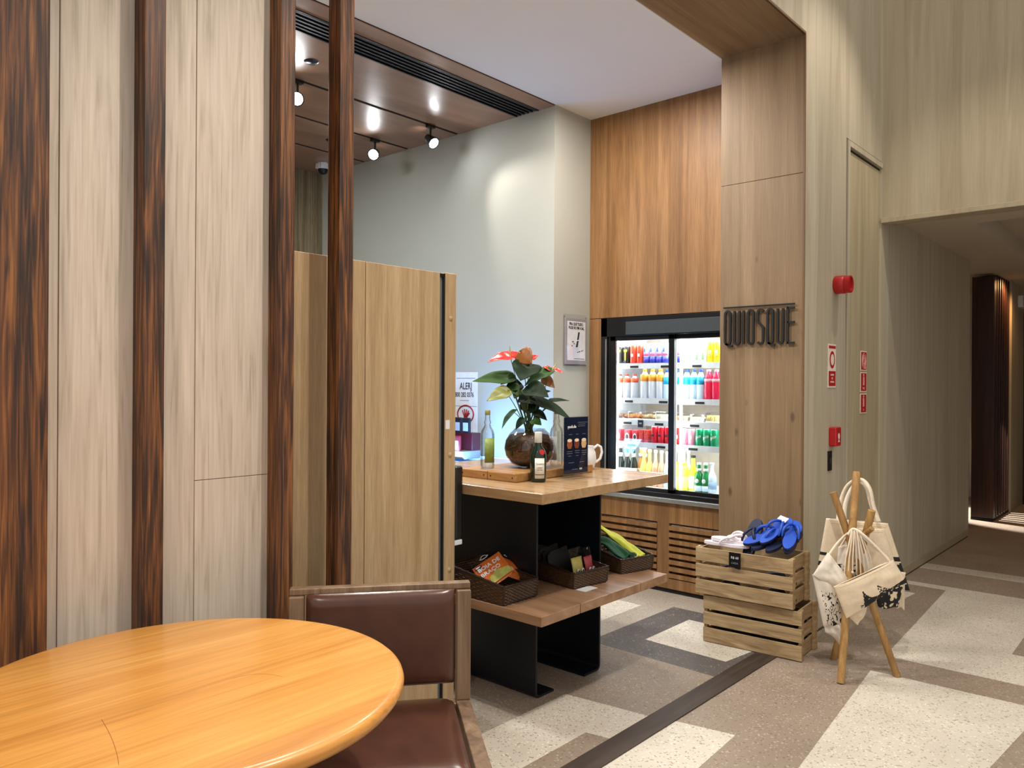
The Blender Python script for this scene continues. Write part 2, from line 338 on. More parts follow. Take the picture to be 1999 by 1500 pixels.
d2 = struct('door_2', MB().box(-1.66, -1.655, 11.32, 11.349, 0, 2.3).box(-1.655, -.6, 11.30, 11.349, 0, 2.35), M_black)
scr = thing('slatted_screen', (-1.78, 9.65, 0), 0, 'dark wood slatted screen at the end of the corridor, glowing orange near the ceiling', 'screen')
MB().box(-.11, .10, -.02, .10, .02, 2.63).build('end_panel', M_darkfin, scr, bevel=.003)
MB().box(-.11, .10, -.02, .87, 0, .03).build('base_rail', M_blackm, scr)
for i in range(6):
    MB().box(-.06, .10, .155+.13*i, .20+.13*i, .03, 2.655).build('slat', M_darkfin, scr, bevel=.002)
eb = thing('wall_box', (-1.66, 11.0, 2.46), 0, 'small white box high on the wall beside the black far door', 'sensor')
MB().box(0, .05, -.10, .16, -.07, .07).build('housing', M_whitep, eb, bevel=.005)
MB().box(.0501, .053, -.02, .06, -.02, .02).build('marking', plain('dim_red', (120, 40, 36), .5), eb)
light('SPOT', 'screen_uplight', (-1.58, 10.15, 2.60), (-1.78, 10.1, 1.8), 30, (1, .52, .20), .05, 160, .8)
light('SPOT', 'side_room_lamp', (-3.3, 10.0, 1.5), (-1.3, 10.05, 0), 900, (1, .93, .84), .04, 44, .3)
light('AREA', 'corridor_lamp', (.6, 8.2, 2.78), (.6, 8.2, 0), 2.5, WARM, .4)

# ------------------------------------------------------------------ kiosk shell
struct('ceiling', MB().box(-3.46, -2.21, -3, 4.76, 3.435, 3.52), M_white)
struct('wall_back', MB().box(-6.4, -3.46, 4.327, 5.5, 0, 3.50), M_gray)
struct('wall_left', MB().box(-6.4, -6.28, -3, 4.327, 0, 3.5), M_plank)
struct('wall_front', MB().box(-6.4, -2.6, -3.1, -3.0, 0, 3.5), M_gray)
cw = MB()
for a, b in ((-3.60, -3.462), (-4.425, -3.82), (-5.025, -4.46), (-5.62, -5.06), (-6.28, -5.655)): cw.box(a, b, -3, 4.327, 3.425, 3.431)
cwo = struct('ceiling_wood', cw, M_ceilw, bevel=.002)
struct('joint_backing', MB().box(-6.3, -3.822, -3, 4.33, 3.432, 3.47).box(-3.6, -3.46, -3, 4.33, 3.432, 3.47).box(-3.822, -3.6, -3, 4.33, 3.46, 3.47), M_blackm, cwo)
lg = thing('air_grille', (-3.71, 1.5, 3.425), 0, 'long black slotted air grille set in the wood ceiling', 'vent')
g = MB()
g.box(-.11, -.098, -4.4, 2.82, -.004, .03).box(.098, .11, -4.4, 2.82, -.004, .03)
g.build('frame', M_black, lg)
for i in range(5):
    MB().hexa([(-.085+i*.038, -4.4, .002), (-.060+i*.038, -4.4, -.002), (-.060+i*.038, 2.82, -.002), (-.085+i*.038, 2.82, .002), (-.078+i*.038, -4.4, .022), (-.070+i*.038, -4.4, .018), (-.070+i*.038, 2.82, .018), (-.078+i*.038, 2.82, .022)]).build('blade', plain('grille_black', (16, 17, 20), .6), lg)
# back wood wall with fridge opening
YW = 4.76
struct('wall_teak', MB().box(-3.46, -1.9, YW, YW+.1, 1.937, 3.45).box(-3.46, -3.352, YW, YW+.1, .02, 1.933), M_teak, bevel=.001)
lo = MB().box(-3.352, -2.0, YW, YW+.03, .485, .625).box(-3.352, -2.0, YW, YW+.03, .03, .10).box(-2.865, -2.77, YW, YW+.03, .10, .485).box(-3.352, -3.342, YW, YW+.03, .10, .485).box(-2.12, -2.0, YW, YW+.03, .1, .485)
pn = struct('wall_louvre_panel', lo, M_teak)
struct('plinth', MB().box(-3.46, -2.0, YW+.012, YW+.1, 0, .03), M_blackm, pn)
struct('backing', MB().box(-3.352, -2.0, YW+.07, YW+.09, .03, .625), M_blackm, pn)
for x0, x1 in ((-3.342, -2.865), (-2.77, -2.12)):
    s = MB()
    for i in range(8):
        z = .106+i*.0472
        s.hexa([(x0, YW-.004, z), (x1, YW-.004, z), (x1, YW+.040, z+.022), (x0, YW+.040, z+.022), (x0, YW-.004, z+.012), (x1, YW-.004, z+.012), (x1, YW+.040, z+.034), (x0, YW+.040, z+.034)])
        s.box(x0, x1, YW-.006, YW+.006, z+.002, z+.030)
    struct('louvre_slats', s, M_teak, pn)

# ------------------------------------------------------------------ slatted partition on the left
XP = -2.35
def post(y0, y1, label, x0=XP-.075, x1=XP):
    p = MB().box(x0, x1, y0, y1, 0, 3.434).build('wood_post', M_rose, bevel=.003)
    return tag(p, label, 'post', 'dark rosewood posts of the partition')
post(.50, .742, 'widest rosewood post at the left edge of the photo')
post(.994, 1.058, 'rosewood post between the two pale wood panels')
post(1.449, 1.506, 'rosewood post right of the pale wood panels, before the gap')
post(1.692, 1.754, 'free-standing rosewood post in front of the oak cabinet')
XQ = XP-.072
def panel(y0, y1, yg, label, seam=None):
    t = thing('wall_panel', (XQ, y0, 0), 0, label, 'panel')
    b = MB().box(-.05, -.004, 0, yg-y0-.0004, .005, 3.434)
    b.build('narrow_board', M_limed, t, bevel=.0015)
    if seam:
        MB().box(-.05, 0, yg-y0, y1-y0, .005, seam-.001).box(-.05, 0, yg-y0, y1-y0, seam+.001, 3.434).build('board', M_limed, t, bevel=.001)
    else: MB().box(-.05, 0, yg-y0, y1-y0, .005, 3.434).build('board', M_limed, t, bevel=.0015)
    MB().box(-.045, -.012, 0, y1-y0, .005, 3.43).build('backing', M_limed, t)
panel(.74, 1.00, .79, 'pale limed oak panel between the two leftmost dark posts')
panel(1.055, 1.452, 1.19, 'broader pale limed oak panel with a short horizontal joint low down', seam=1.13)
panel(-.6, .50, -.2, 'pale limed oak panel at the extreme left behind the round table')

# ------------------------------------------------------------------ oak cabinet behind the posts
XC = -2.50
cb = thing('cabinet', (XC, 1.2, 0), 0, 'tall light oak cabinet behind the dark posts, shoulder of the kiosk', 'cabinet')
MB().box(-.45, -.02, 0, 1.135, .01, 1.925).build('body', M_cab, cb, bevel=.002)
MB().box(-.02, 0, .0, .725, .02, 1.932).build('door', M_cab, cb, bevel=.0015)
MB().box(-.02, 0, .728, 1.130, .02, 1.932).build('door', M_cab, cb, bevel=.0015)
MB().box(-.02, -.014, 1.130, 1.165, 0, 1.93).build('side_gap', M_steel, cb)
MB().box(-.10, .002, 1.162, 1.228, 0, 1.936).build('end_post', M_cab, cb, bevel=.003)
MB().box(-.019, -.002, 1.156, 1.162, 0, 1.93).build('gap_seal', M_black, cb)
MB().box(-.02, -.002, 1.132, 1.160, 1.916, 1.93).build('hinge', M_black, cb)
for z in (1.735, 1.13, .62): MB().lathe([(0, .006), (.009, .004), (.012, 0)], (0, 0, 0), 16).xf(Matrix.Translation((.002, 1.195, z)) @ Matrix.Rotation(math.radians(90), 4, 'Y')).build('plug', M_cab, cb, smooth=True)
stk = MB().box(.002, .004, 1.165, 1.19, 1.245, 1.285).build('sticker', M_whitep, cb)
blk = thing('wall_box', (XC-.03, 2.432, .90), 0, 'upright black rounded box mounted on the cabinet end beside the kiosk table', 'box')
MB().box(-.03, .03, 0, .05, -.155, .175).build('shell', M_black, blk, bevel=.012, seg=4)
MB().box(-.028, .028, .0, .047, -.18, -.157).build('bottom_plate', M_whitep, blk, bevel=.003)

# ------------------------------------------------------------------ fridge
fr = thing('display_fridge', (0, YW, 0), 0, 'black framed glass drinks fridge set into the wood wall', 'fridge')
def fp(name, mb, mt, parent=None, **k): return mb.build(name, mt, parent or fr, **k)
FX0, FX1 = -3.352, -2.05
M_fin = plain('fridge_white', (226, 230, 232), .5)
fp('cabinet_shell', MB().box(FX0, FX1, .08, .62, .63, .66).box(FX0, FX0+.03, .02, .62, .66, 1.93).box(FX1-.03, FX1, .02, .62, .66, 1.93).box(FX0, FX1, .60, .63, .63, 1.93).box(FX0, FX1, .05, .62, 1.80, 1.93), M_fin)
fp('surround', MB().box(FX0, FX0+.055, -.004, .04, .63, 1.933).box(FX0, FX1, -.004, .05, 1.797, 1.933).box(FX0+.055, FX0+.075, .01, .05, .63, 1.80), M_black, bevel=.002)
fp('side_trim', MB().box(FX0+.042, FX0+.052, -.008, -.004, .63, 1.78), M_steel)
fp('header_panel', MB().box(-3.131, FX1, -.012, -.004, 1.805, 1.90), M_header, bevel=.002)
fp('sill', MB().box(FX0-.01, -2.0, -.03, .05, .628, .658), M_steel, bevel=.003)
fp('bottom_rail', MB().box(FX0+.05, FX1, -.004, .06, .658, .69), M_black, bevel=.003)
M_peg = plain('perforated_back', (206, 190, 172), .6)
fp('back_panel', MB().box(FX0+.03, FX1-.03, .585, .60, .69, 1.80), M_peg)
for i, (a, b, y) in enumerate(((-3.277, -2.745, .012), (-2.79, -2.17, .034))):
    d = fp('sliding_door', MB().box(a, a+.045, y, y+.02, .69, 1.797).box(b-.045, b, y, y+.02, .69, 1.797).box(a, b, y, y+.02, 1.765, 1.797).box(a, b, y, y+.02, .69, .715), M_black, bevel=.002)
    fp('pane', MB().box(a+.045, b-.045, y+.007, y+.013, .715, 1.765), M_glass, d)
SH = [1.590, 1.335, 1.175, 1.012]
for z in SH:
    s = fp('shelf', MB().box(FX0+.035, FX1-.035, .13, .56, z-.012, z), M_fin)
    fp('price_rail', MB().box(FX0+.035, FX1-.035, .115, .13, z-.028, z+.012), plain('price_rail', (200, 206, 208), .35), s)
    fp('front_guard', MB().box(FX0+.035, FX1-.035, .118, .121, z+.012, z+.035), M_acr, s)
    for k in range(5):
        x = -3.2+.27*k+.03*math.sin(k*7+z*9)
        fp('price_tag', MB().box(x, x+.07, .112, .115, z-.022, z-.006), M_blackm, s)
    fp('led_strip', MB().box(FX0+.06, FX1-.06, .14, .16, z-.020, z-.0125), M_led, s)
fp('led_strip', MB().box(FX0+.06, FX1-.06, .075, .10, 1.775, 1.79), M_led)
fp('led_strip', MB().box(-2.735, -2.722, .075, .09, .72, 1.76), M_led)
fp('led_strip', MB().box(-3.268, -3.255, .075, .09, .72, 1.76), M_led)
fp('floor_tray', MB().box(FX0+.035, FX1-.035, .09, .56, .66, .70), M_fin)
light('AREA', 'fridge_lamp', (-2.75, YW+.16, 1.785), (-2.75, YW+.3, .9), 11, COOL, 1.0, sy=.04)
light('AREA', 'fridge_lamp', (-2.75, YW+.17, 1.0), (-2.75, YW+.3, .7), 6, COOL, 1.0, sy=.04)

# ------------------------------------------------------------------ ceiling lamps and small ceiling fittings
def tracklamp(x, y, aim, label, power, color):
    t = thing('track_spotlight', (x, y, 3.425), 0, label, 'spotlight', 'track spotlights in the wood ceiling')
    MB().box(-.02, .02, -.035, .035, -.022, 0).build('adapter', M_black, t, bevel=.003)
    MB().tube([(0, 0, -.02), (0, 0, -.09)], .008).build('stem', M_black, t, smooth=True)
    a = (Vector(aim)-Vector((x, y, 3.30))).normalized()
    q = a.to_track_quat('Z', 'Y').to_matrix().to_4x4(); q.translation = Vector((0, 0, -.115))
    h = MB().lathe([(.012, -.05), (.026, -.045), (.034, -.01), (.046, .045), (.048, .05), (.040, .05), (.030, .0)], n=24, cap=False).xf(q).build('lamp_head', M_black, t, smooth=True)
    MB().lathe([(0, .052), (.02, .050), (.038, .044), (.038, .03)], n=24).xf(q).build('bulb', M_bulb, h, smooth=True)
    p = Vector((x, y, 3.31))+a*.075
    light('SPOT', 'track_lamp', p, p+a, power, color, .03, 75, .5)
    return t
tracklamp(-4.44, 4.03, (-3.60, 4.05, 2.60), 'rightmost track spotlight, lighting the corner of the grey wall', 26, NEU)
tracklamp(-5.04, 3.97, (-4.2, 2.7, 2.5), 'middle track spotlight with a bluish lamp', 50, COOL)
tracklamp(-4.44, 2.86, (-3.4, 2.0, 2.55), 'nearest track spotlight, beside the rosewood post', 60, NEU)
for x, y, s in ((-4.12, 2.75, 'round black ceiling socket nearest the air grille'), (-5.33, 3.75, 'round black ceiling socket beyond the posts')):
    tag(MB().lathe([(.0, -.012), (.035, -.010), (.045, 0)], (x, y, 3.425), 24).build('ceiling_socket', M_black, smooth=True), s, 'socket')
cm = thing('security_camera', (-5.95, 4.10, 3.425), 0, 'white security camera under the wood ceiling', 'camera')
MB().lathe([(.05, -.055), (.055, -.02), (.05, 0)], n=24).build('base', M_whitep, cm, smooth=True)
MB().lathe([(.001, -.105), (.03, -.095), (.042, -.07), (.045, -.055)], n=24).build('dome', M_black, cm, smooth=True)
MB().box(-.05, .05, -.05, .05, -.05, 0).build('mount', M_whitep, cm, bevel=.008)
# ------------------------------------------------------------------ round table and chair in front
tb = thing('round_table', (-1.77, .85, 0), 0, 'round honey-coloured wooden table in the foreground', 'table')
R = .505
tp = MB().lathe([(0, .708), (R-.03, .708), (R-.012, .712), (R-.004, .722), (R, .733), (R-.003, .742), (R-.010, .748), (R-.020, .750), (0, .750)], n=160)
tp.build('tabletop', M_round, tb, smooth=True)
MB().lathe([(.04, .03), (.032, .08), (.032, .66), (.05, .70), (.16, .707)], n=32).build('pedestal', M_black, tb, smooth=True)
MB().lathe([(.26, 0), (.26, .008), (.22, .02), (.05, .035), (0, .035)], n=48).build('base', M_black, tb, smooth=True)
M_scratch = plain('scratch_brown', (150, 92, 34), .5)
for (px, py, qx, qy, bow) in ((198, 1405, 232, 1494, 12), (455, 1325, 552, 1322, -14)):
    a = on(px, py, 'Z', .7502); b = on(qx, qy, 'Z', .7502)
    mid = on((px+qx)/2+(bow if bow > 0 else 0), (py+qy)/2+(bow if bow < 0 else 0), 'Z', .7502)
    pts = [a*(1-t)**2+mid*2*t*(1-t)+b*t*t-Vector((-1.77, .85, 0)) for t in [i/14 for i in range(15)]]
    MB().tube(pts, .00045 if bow > 0 else .00022, 4).build('scratch', M_scratch, tb)

n_ = Vector((.79, -.613, 0)).normalized(); yaw = math.atan2(n_.y, n_.x)   # local +x = seat front, +y = to sitter's left
ch = thing('chair', (-1.967, 1.587, 0), yaw, 'brown leather chair with a square walnut frame beside the round table', 'chair')
HW = .285
for s in (-1, 1):
    y0, y1 = (HW-.045, HW) if s > 0 else (-HW, -HW+.045)
    MB().box(-.025, .03, y0, y1, .425, .779).build('back_post', M_chair, ch, bevel=.003)
    MB().box(-.025, .55, y0, y1, .36, .424).build('side_rail', M_chair, ch, bevel=.003)
    MB().box(-.02, .03, y0, y1, 0, .36).build('leg', M_chair, ch, bevel=.003)
    MB().box(.50, .55, y0, y1, 0, .36).build('leg', M_chair, ch, bevel=.003)
MB().box(-.025, .012, -HW, HW, .780, .800).build('top_rail', M_chair, ch, bevel=.003)
MB().box(-.02, .03, -HW+.045, HW-.045, .365, .415).build('rear_rail', M_chair, ch, bevel=.003)
MB().box(.50, .55, -HW+.045, HW-.045, .365, .415).build('front_rail', M_chair, ch, bevel=.003)
def pad(name, x0, x1, y0, y1, z0, z1, bulge, ax):
    mb = MB()
    nu = nv = 14
    c = ((x0+x1)/2, (y0+y1)/2, (z0+z1)/2)
    def sup(a): return (1-abs(2*a-1)**9)
    for sgn in (1, -1):
        def fn(u, v, sgn=sgn):
            k = (sup(u)*sup(v))**.35
            if ax == 'x': return (c[0]+sgn*((x1-x0)/2*k+bulge*k*.3), y0+(y1-y0)*u, z0+(z1-z0)*v)
            return (x0+(x1-x0)*u, y0+(y1-y0)*v, c[2]+sgn*((z1-z0)/2*k+bulge*k*.3))
        mb.grid(fn, nu, nv)
    o = mb.build(name, M_leather, ch, smooth=True, weld=True, sub=1)
    return o
pad('back_cushion', .004, .040, -HW+.040, HW-.040, .472, .792, .03, 'x')
pad('seat_cushion', .012, .56, -HW+.042, HW-.042, .395, .447, .02, 'z')

# ------------------------------------------------------------------ kiosk table with shelf
TX0, TX1, TY0, TY1 = -3.25, -2.045, 2.49, 3.50
kt = thing('kiosk_table', (0, 0, 0), 0, 'two-level kiosk table, light wood top and shelf on black steel plates', 'table')
MB().box(TX0, TX1, TY0, TY1, .945, .990).build('tabletop', M_ttop, kt, bevel=.003)
for a, b in ((TY0, 2.757), (2.763, 3.247), (3.253, TY1)):
    MB().box(TX0, TX1, a, b, .437, .480).build('shelf_board', M_shelfw, kt, bevel=.0025)
for y, s in ((2.735, 1), (3.246, -1)):
    f = MB()
    pts = [(0, .944), (0, .012+.0)] ; prof = []
    t = .012
    # plate with an inward foot flange and a rounded heel
    out = [(0, .944), (0, .03)]+[(s*(.03-.03*math.cos(a)), .03-.03*math.sin(a)) for a in [math.pi/2*i/6 for i in range(1, 7)]]+[(s*.135, 0)]
    inn = [(s*.135, t)]+[(s*(.03-.018*math.cos(a)), .03-.018*math.sin(a)) for a in [math.pi/2*i/6 for i in range(6, -1, -1)]]+[(s*t, .944)]
    k = [(-2.28, y+p, q) for p, q in out+inn]
    f.prism(k, (-1, 0, 0), .78)
    f.build('steel_leg', M_navy, kt)
MB().box(-3.06, -3.04, 2.75, 3.235, .50, .93).build('rear_panel', M_navy, kt)
lab = tag(MB().box(-2.20, -2.145, 2.93, 3.03, .4805, .4815).build('price_label', M_whitep), 'white price label lying on the shelf in front of the middle basket', 'label')
lab.rotation_euler = (0, 0, 0)

def basket(x, y, rz, w, d, hf, hb, label):
    """front faces +x (local), w along y, d back along -x; woven of round strands"""
    t = thing('wicker_basket', (x, y, .4805), rz, label, 'basket', 'dark wicker baskets on the kiosk shelf')
    rows = 11; m = MB()
    def hgt(xx): return hf+(hb-hf)*(-xx/d)
    def ring(fr, r=.0048, wob=True):
        P = []
        N = 16
        for i in range(N): P.append((0, -w/2+w*i/N))
        for i in range(N): P.append((-d*i/N, w/2))
        for i in range(N): P.append((-d, w/2-w*i/N))
        for i in range(N): P.append((-d+d*i/N, -w/2))
        out = []
        for i, (a, b) in enumerate(P):
            o = (.0022 if (i % 2) ^ (wob and int(fr*rows+.5) % 2) else -.0022)
            cx, cy = a+d/2, b; L = max(abs(cx)/(d/2), abs(cy)/(w/2))
            k = 1+o/(.5*min(w, d))
            tap = .96+.04*fr
            out.append((-d/2+cx*k*tap, cy*k*tap, .006+fr*(hgt(a)-.012)))
        return out
    for j in range(rows): m.tube(ring(j/rows), .0046, 5, closed=True)
    m.build('weave', M_wick, t, smooth=True)
    rim = MB().tube(ring(1.0, wob=False), .0062, 7, closed=True)
    rim.tube([(a, b, .004) for a, b, c in ring(0)], .006, 6, closed=True)
    for cx, cy in ((0, -w/2), (0, w/2), (-d, -w/2), (-d, w/2)):
        rim.tube([(-d/2+(cx+d/2)*.96, cy*.96, .003), (cx, cy, hgt(cx))], .005, 6)
    rim.build('rim', plain('wicker_rim', (44, 28, 18), .45), t, smooth=True)
    MB().box(-d+.01, -.01, -w/2+.01, w/2-.01, .001, .006).build('bottom', M_wick, t)
    return t
b1 = basket(-2.262, 2.610, 0, .225, .36, .088, .135, 'dark wicker basket holding orange packets, nearest the cabinet')
b2 = basket(-2.190, 3.040, math.radians(-8), .235, .36, .080, .11, 'dark wicker basket between the steel plates holding clear party packs')
b3 = basket(-2.180, 3.430, math.radians(-14), .225, .36, .078, .13, 'dark wicker basket holding folded green and yellow cloths')

M_orange = plain('packet_orange', (206, 108, 44), .35, var=.15, scale=20)
M_lime = plain('packet_lime', (176, 180, 96), .4, var=.2, scale=60)
def packet(TL, TR, BR, label, words=None):
    ux = (TR-TL); w = ux.length; ux.normalize(); uy = TR-BR; h = uy.length; uy = (uy-ux*uy.dot(ux)).normalized(); n = ux.cross(uy); o = BR-ux*w
    F = Matrix((ux, uy, n)).transposed().to_4x4(); F.translation = Vector(o)
    t = thing('float_packet', (0, 0, 0), 0, label, 'packet', 'orange packets in the first basket'); t.matrix_world = F
    I = Matrix.Identity(4)
    mb = MB()
    for s in (1, -1): mb.grid(lambda u, v, s=s: (w*u, h*v, s*.010*(math.sin(math.pi*u)*math.sin(math.pi*v))**.5+.0), 10, 10)
    mb.build('pouch', M_orange, t, smooth=True, weld=True)
    hd = MB().box(0, w, h, h+.045, -.001, .001).build('hang_tab', M_acr, t)
    MB().tube([(w*.5+.025*math.cos(a)*(1 if math.sin(a) < 0 else .55), h+.022+.009*math.sin(a), .0015) for a in [2*math.pi*i/16 for i in range(16)]], .0012, 5, closed=True).build('hang_hole', M_whitep, hd)
    flat(ell(w*.17, h*.86, w*.13, h*.055), I, plain('logo_blue', (38, 30, 70), .4), 'badge', t, z=.0085)
    flat(ell(w*.17, h*.86, w*.09, h*.025), I, M_whitep, 'badge_mark', t, z=.0098)
    if words:
        for i, s in enumerate(words): text(s, .030, Matrix.Translation((w*.10, h*.66-i*.034, .0105)), M_whitep, 'lettering', t, align='LEFT', off=.0006)
        flat([(w*.25, .004), (w*.98, .01), (w*.98, h*.3), (w*.6, h*.42), (w*.3, h*.3)], I, M_lime, 'picture', t, z=.0095)
    else:
        flat(ell(w*.6, h*.4, w*.12, h*.12), I, plain('pic_peach', (232, 190, 160), .5), 'picture', t, z=.0105)
        flat(ell(w*.42, h*.3, w*.06, h*.06), I, M_whitep, 'picture', t, z=.0105)
    return t
packet(dp(915, 1117, 3.55), dp(967, 1082, 3.58), dp(1004, 1118, 3.47), 'orange packet printed BOIA DE BRAÇO leaning in the first basket', ['BOIA DE', 'BRAÇO'])
packet(dp(984, 1092, 3.66), dp(1032, 1110, 3.68), dp(1014, 1134, 3.58), 'orange packet with a clear hanging tab behind the BOIA DE BRAÇO one')
# middle basket
for (o, w, h, c1, c2, lb) in (((-2.285, 3.020, .505), .10, .135, (214, 200, 110), (30, 30, 30), 'clear pack with yellow toy and round eyes in the middle basket'),
                              ((-2.270, 3.105, .505), .075, .130, (190, 74, 76), (70, 90, 130), 'clear pack with red toy in the middle basket')):
    t = thing('party_pack', o, 0, lb, 'packet', 'clear packs in the middle basket')
    mb = MB()
    for s in (1, -1): mb.grid(lambda u, v, s=s: (-.03*v+s*.010*(math.sin(math.pi*u)*math.sin(math.pi*v))**.5, w*u, h*v), 8, 8)
    mb.build('clear_bag', M_acr, t, smooth=True, weld=True)
    MB().grid(lambda u, v: (.012*math.sin(math.pi*u)*math.sin(math.pi*v)-.02*v, w*(.08+.84*u), h*(.05+.62*v)), 8, 8).build('toy', plain('toy%d' % c1[0], c1, .4, var=.2), t, solid=.004, smooth=True)
    for q in (.3, .66):
        e = MB().lathe([(.0001, .003), (.010, .002), (.012, 0)], n=16).xf(Matrix.Translation((.013, w*q, h*.22)) @ Matrix.Rotation(math.radians(80), 4, 'Y')).build('eye', M_whitep, t, smooth=True)
        MB().lathe([(.0001, .0045), (.005, .0035)], n=12).xf(Matrix.Translation((.013, w*q, h*.22)) @ Matrix.Rotation(math.radians(80), 4, 'Y')).build('pupil', M_black, e)
for k in range(5):
    t = MB()
    for s in (1, -1): t.grid(lambda u, v, s=s: (-.33+.035*k-.03*v+s*.012*(math.sin(math.pi*u)*math.sin(math.pi*v))**.5, -.085+.17*u, .008+.125*v+.01*math.sin(k*3+u*5)*v), 8, 8)
    o = t.build('black_pack', M_blackm, None, smooth=True, weld=True); o.location = (-2.190, 3.040, .4805); o.rotation_euler = (0, 0, math.radians(-8))
    tag(o, 'black pack in the rear of the middle basket, %s row from the back' % ['rearmost', 'second', 'middle', 'fourth', 'front'][k], 'packet', 'black packs in the middle basket')
# third basket cloths
def cloth(name, P00, P10, P11, P01, mt, label, cat, group=None, wr=.008, th=.006, seed=0, sag=.0):
    P = [Vector(p) for p in (P00, P10, P11, P01)]
    def fn(u, v):
        p = P[0]*(1-u)*(1-v)+P[1]*u*(1-v)+P[2]*u*v+P[3]*(1-u)*v
        nn = (P[1]-P[0]).cross(P[3]-P[0]).normalized()
        return p+nn*(wr*noise.noise(Vector((u*3+seed, v*3, seed)))*2+wr*.6*math.sin(u*9+seed+v*4)+sag*math.sin(math.pi*u)*math.sin(math.pi*v))
    o = MB().grid(fn, 24, 24).build(name, mt, None, solid=th, smooth=True)
    return tag(o, label, cat, group)
M_gr = plain('green_cloth', (18, 92, 56), .7, var=.1); M_ye = plain('yellow_cloth', (200, 206, 60), .7, var=.1); M_gr2 = plain('deep_green_cloth', (12, 54, 36), .7)
cloth('folded_cloth', (-2.215, 3.345, .550), (-2.225, 3.44, .560), (-2.49, 3.50, .625), (-2.48, 3.40, .64), M_gr, 'dark green folded cloth on the left side of the far basket', 'cloth', 'cloths in the far basket', .008, .010, 1, .02)
cloth('folded_cloth', (-2.205, 3.455, .545), (-2.200, 3.535, .548), (-2.50, 3.575, .655), (-2.49, 3.515, .655), M_ye, 'yellow-green folded cloth lying up the right side of the far basket', 'cloth', 'cloths in the far basket', .006, .010, 4, .012)
cloth('folded_cloth', (-2.20, 3.42, .535), (-2.20, 3.50, .535), (-2.36, 3.52, .58), (-2.36, 3.44, .58), M_gr2, 'deep green cloth tucked low between the two brighter cloths', 'cloth', 'cloths in the far basket', .008, .010, 8, .01)
cloth('folded_cloth', (-2.24, 3.36, .50), (-2.21, 3.54, .50), (-2.50, 3.60, .50), (-2.52, 3.42, .50), M_gr2, 'dark green cloth lying flat underneath in the far basket', 'cloth', 'cloths in the far basket', .006, .02, 3, .02)

# ------------------------------------------------------------------ things on the kiosk table
ZT = .9905
for i, (y0, y1, x0, x1, lb) in enumerate(((2.69, 3.30, -2.735, -2.552, 'thick wooden board on the left half under the green-labelled bottle'), (2.69, 3.30, -2.548, -2.370, 'thick wooden board on the right half under the plant bowl'))):
    b = thing('wooden_board', (x0, y0, ZT), 0, lb, 'board', 'wooden boards on the kiosk table')
    MB().box(0, x1-x0, 0, y1-y0, 0, .040).build('slab', M_board, b, bevel=.004)
    for q in (.02, x1-x0-.02): MB().lathe([(.0001, .001), (.0035, .001), (.004, 0)], n=12).xf(Matrix.Translation((q, 0, .02)) @ Matrix.Rotation(math.radians(90), 4, 'X')).build('dowel_plug', M_black, b)
ZB = ZT+.0405
M_bglass = thin_glass('bottle_glass', (.93, .96, .95), .5, .03)
M_liquid = plain('label_leaf_green', (120, 140, 60), .5, var=.3, scale=40)
def bottle(x, y, z, prof, neck_r, capz, caph, glass, cap, label, lbmat=None, lz=(.05, .15), lr=.0, arc=(-60, 60), name='glass_bottle', cat='bottle', group=None, face=0):
    t = thing(name, (x, y, z), 0, label, cat, group)
    MB().lathe(prof, n=28).build('glass', glass, t, smooth=True)
    MB().lathe([(neck_r, capz), (neck_r+.001, capz+.002), (neck_r+.001, capz+caph-.002), (neck_r-.001, capz+caph), (0, capz+caph)], n=20).build('cap', cap, t, smooth=True)
    if lbmat:
        a0, a1 = [math.radians(v+face) for v in arc]
        MB().grid(lambda u, v: (lr*math.cos(a0+(a1-a0)*u), lr*math.sin(a0+(a1-a0)*u), lz[0]+(lz[1]-lz[0])*v), 14, 1).build('label', lbmat, t, solid=.0006, smooth=True)
    return t
BP = [(0, .004), (.028, 0), (.0345, .004), (.0345, .165), (.031, .185), (.018, .205), (.014, .215), (.018, .225), (.0135, .238), (.0125, .262)]
FACE = -48
b = bottle(-2.63, 2.775, ZB, BP, .0125, .262, .024, M_bglass, plain('cork_olive', (140, 136, 78), .6), 'clear bottle with a green label and olive stopper left of the plant', M_liquid, (.03, .150), .0352, (-20, 75), face=FACE)
b = bottle(-2.475, 3.125, ZB, BP, .0125, .262, .024, M_bglass, plain('cork_olive', (140, 136, 78), .6), 'clear bottle half hidden behind the menu stand', plain('silver_label', (196, 200, 204), .3), (.03, .15), .0352, (-110, 0), face=FACE)
M_ggreen = plain('bottle_green', (6, 34, 22), .08, spec=.6)
GP = [(0, 0), (.034, 0), (.038, .006), (.038, .128), (.030, .150), (.0165, .168), (.0145, .182)]
g = bottle(-2.326, 2.800, ZT, GP, .0165, .182, .050, M_ggreen, plain('pale_cap', (196, 196, 188), .4), 'dark green bottle with a cream label in front of the plant bowl', plain('cream_label', (214, 212, 200), .5), (.018, .112), .0386, (-36, 36), face=-38)
MB().lathe([(.0001, .0012), (.013, .001), (.0135, 0)], n=20).xf(Matrix.Rotation(math.radians(-20), 4, 'Z') @ Matrix.Translation((.034, 0, .140)) @ Matrix.Rotation(math.radians(70), 4, 'Y')).build('red_seal', M_red, g)
def label_text(parent, s, size, ang, z, r, mt, sx=1):
    a = math.radians(ang); F = Matrix(((-math.sin(a), 0, math.cos(a)), (math.cos(a), 0, math.sin(a)), (0, 1, 0))).to_4x4(); F.translation = Vector((r*math.cos(a), r*math.sin(a), z))
    return text(s, size, F, mt, 'lettering', parent, .0003, sx)
label_text(g, 'Tanqueray', .011, -38, .083, .0396, M_black, .85)
label_text(g, 'LONDON', .006, -38, .066, .0396, M_black)
label_text(g, 'DRY GIN', .006, -38, .056, .0396, M_black)
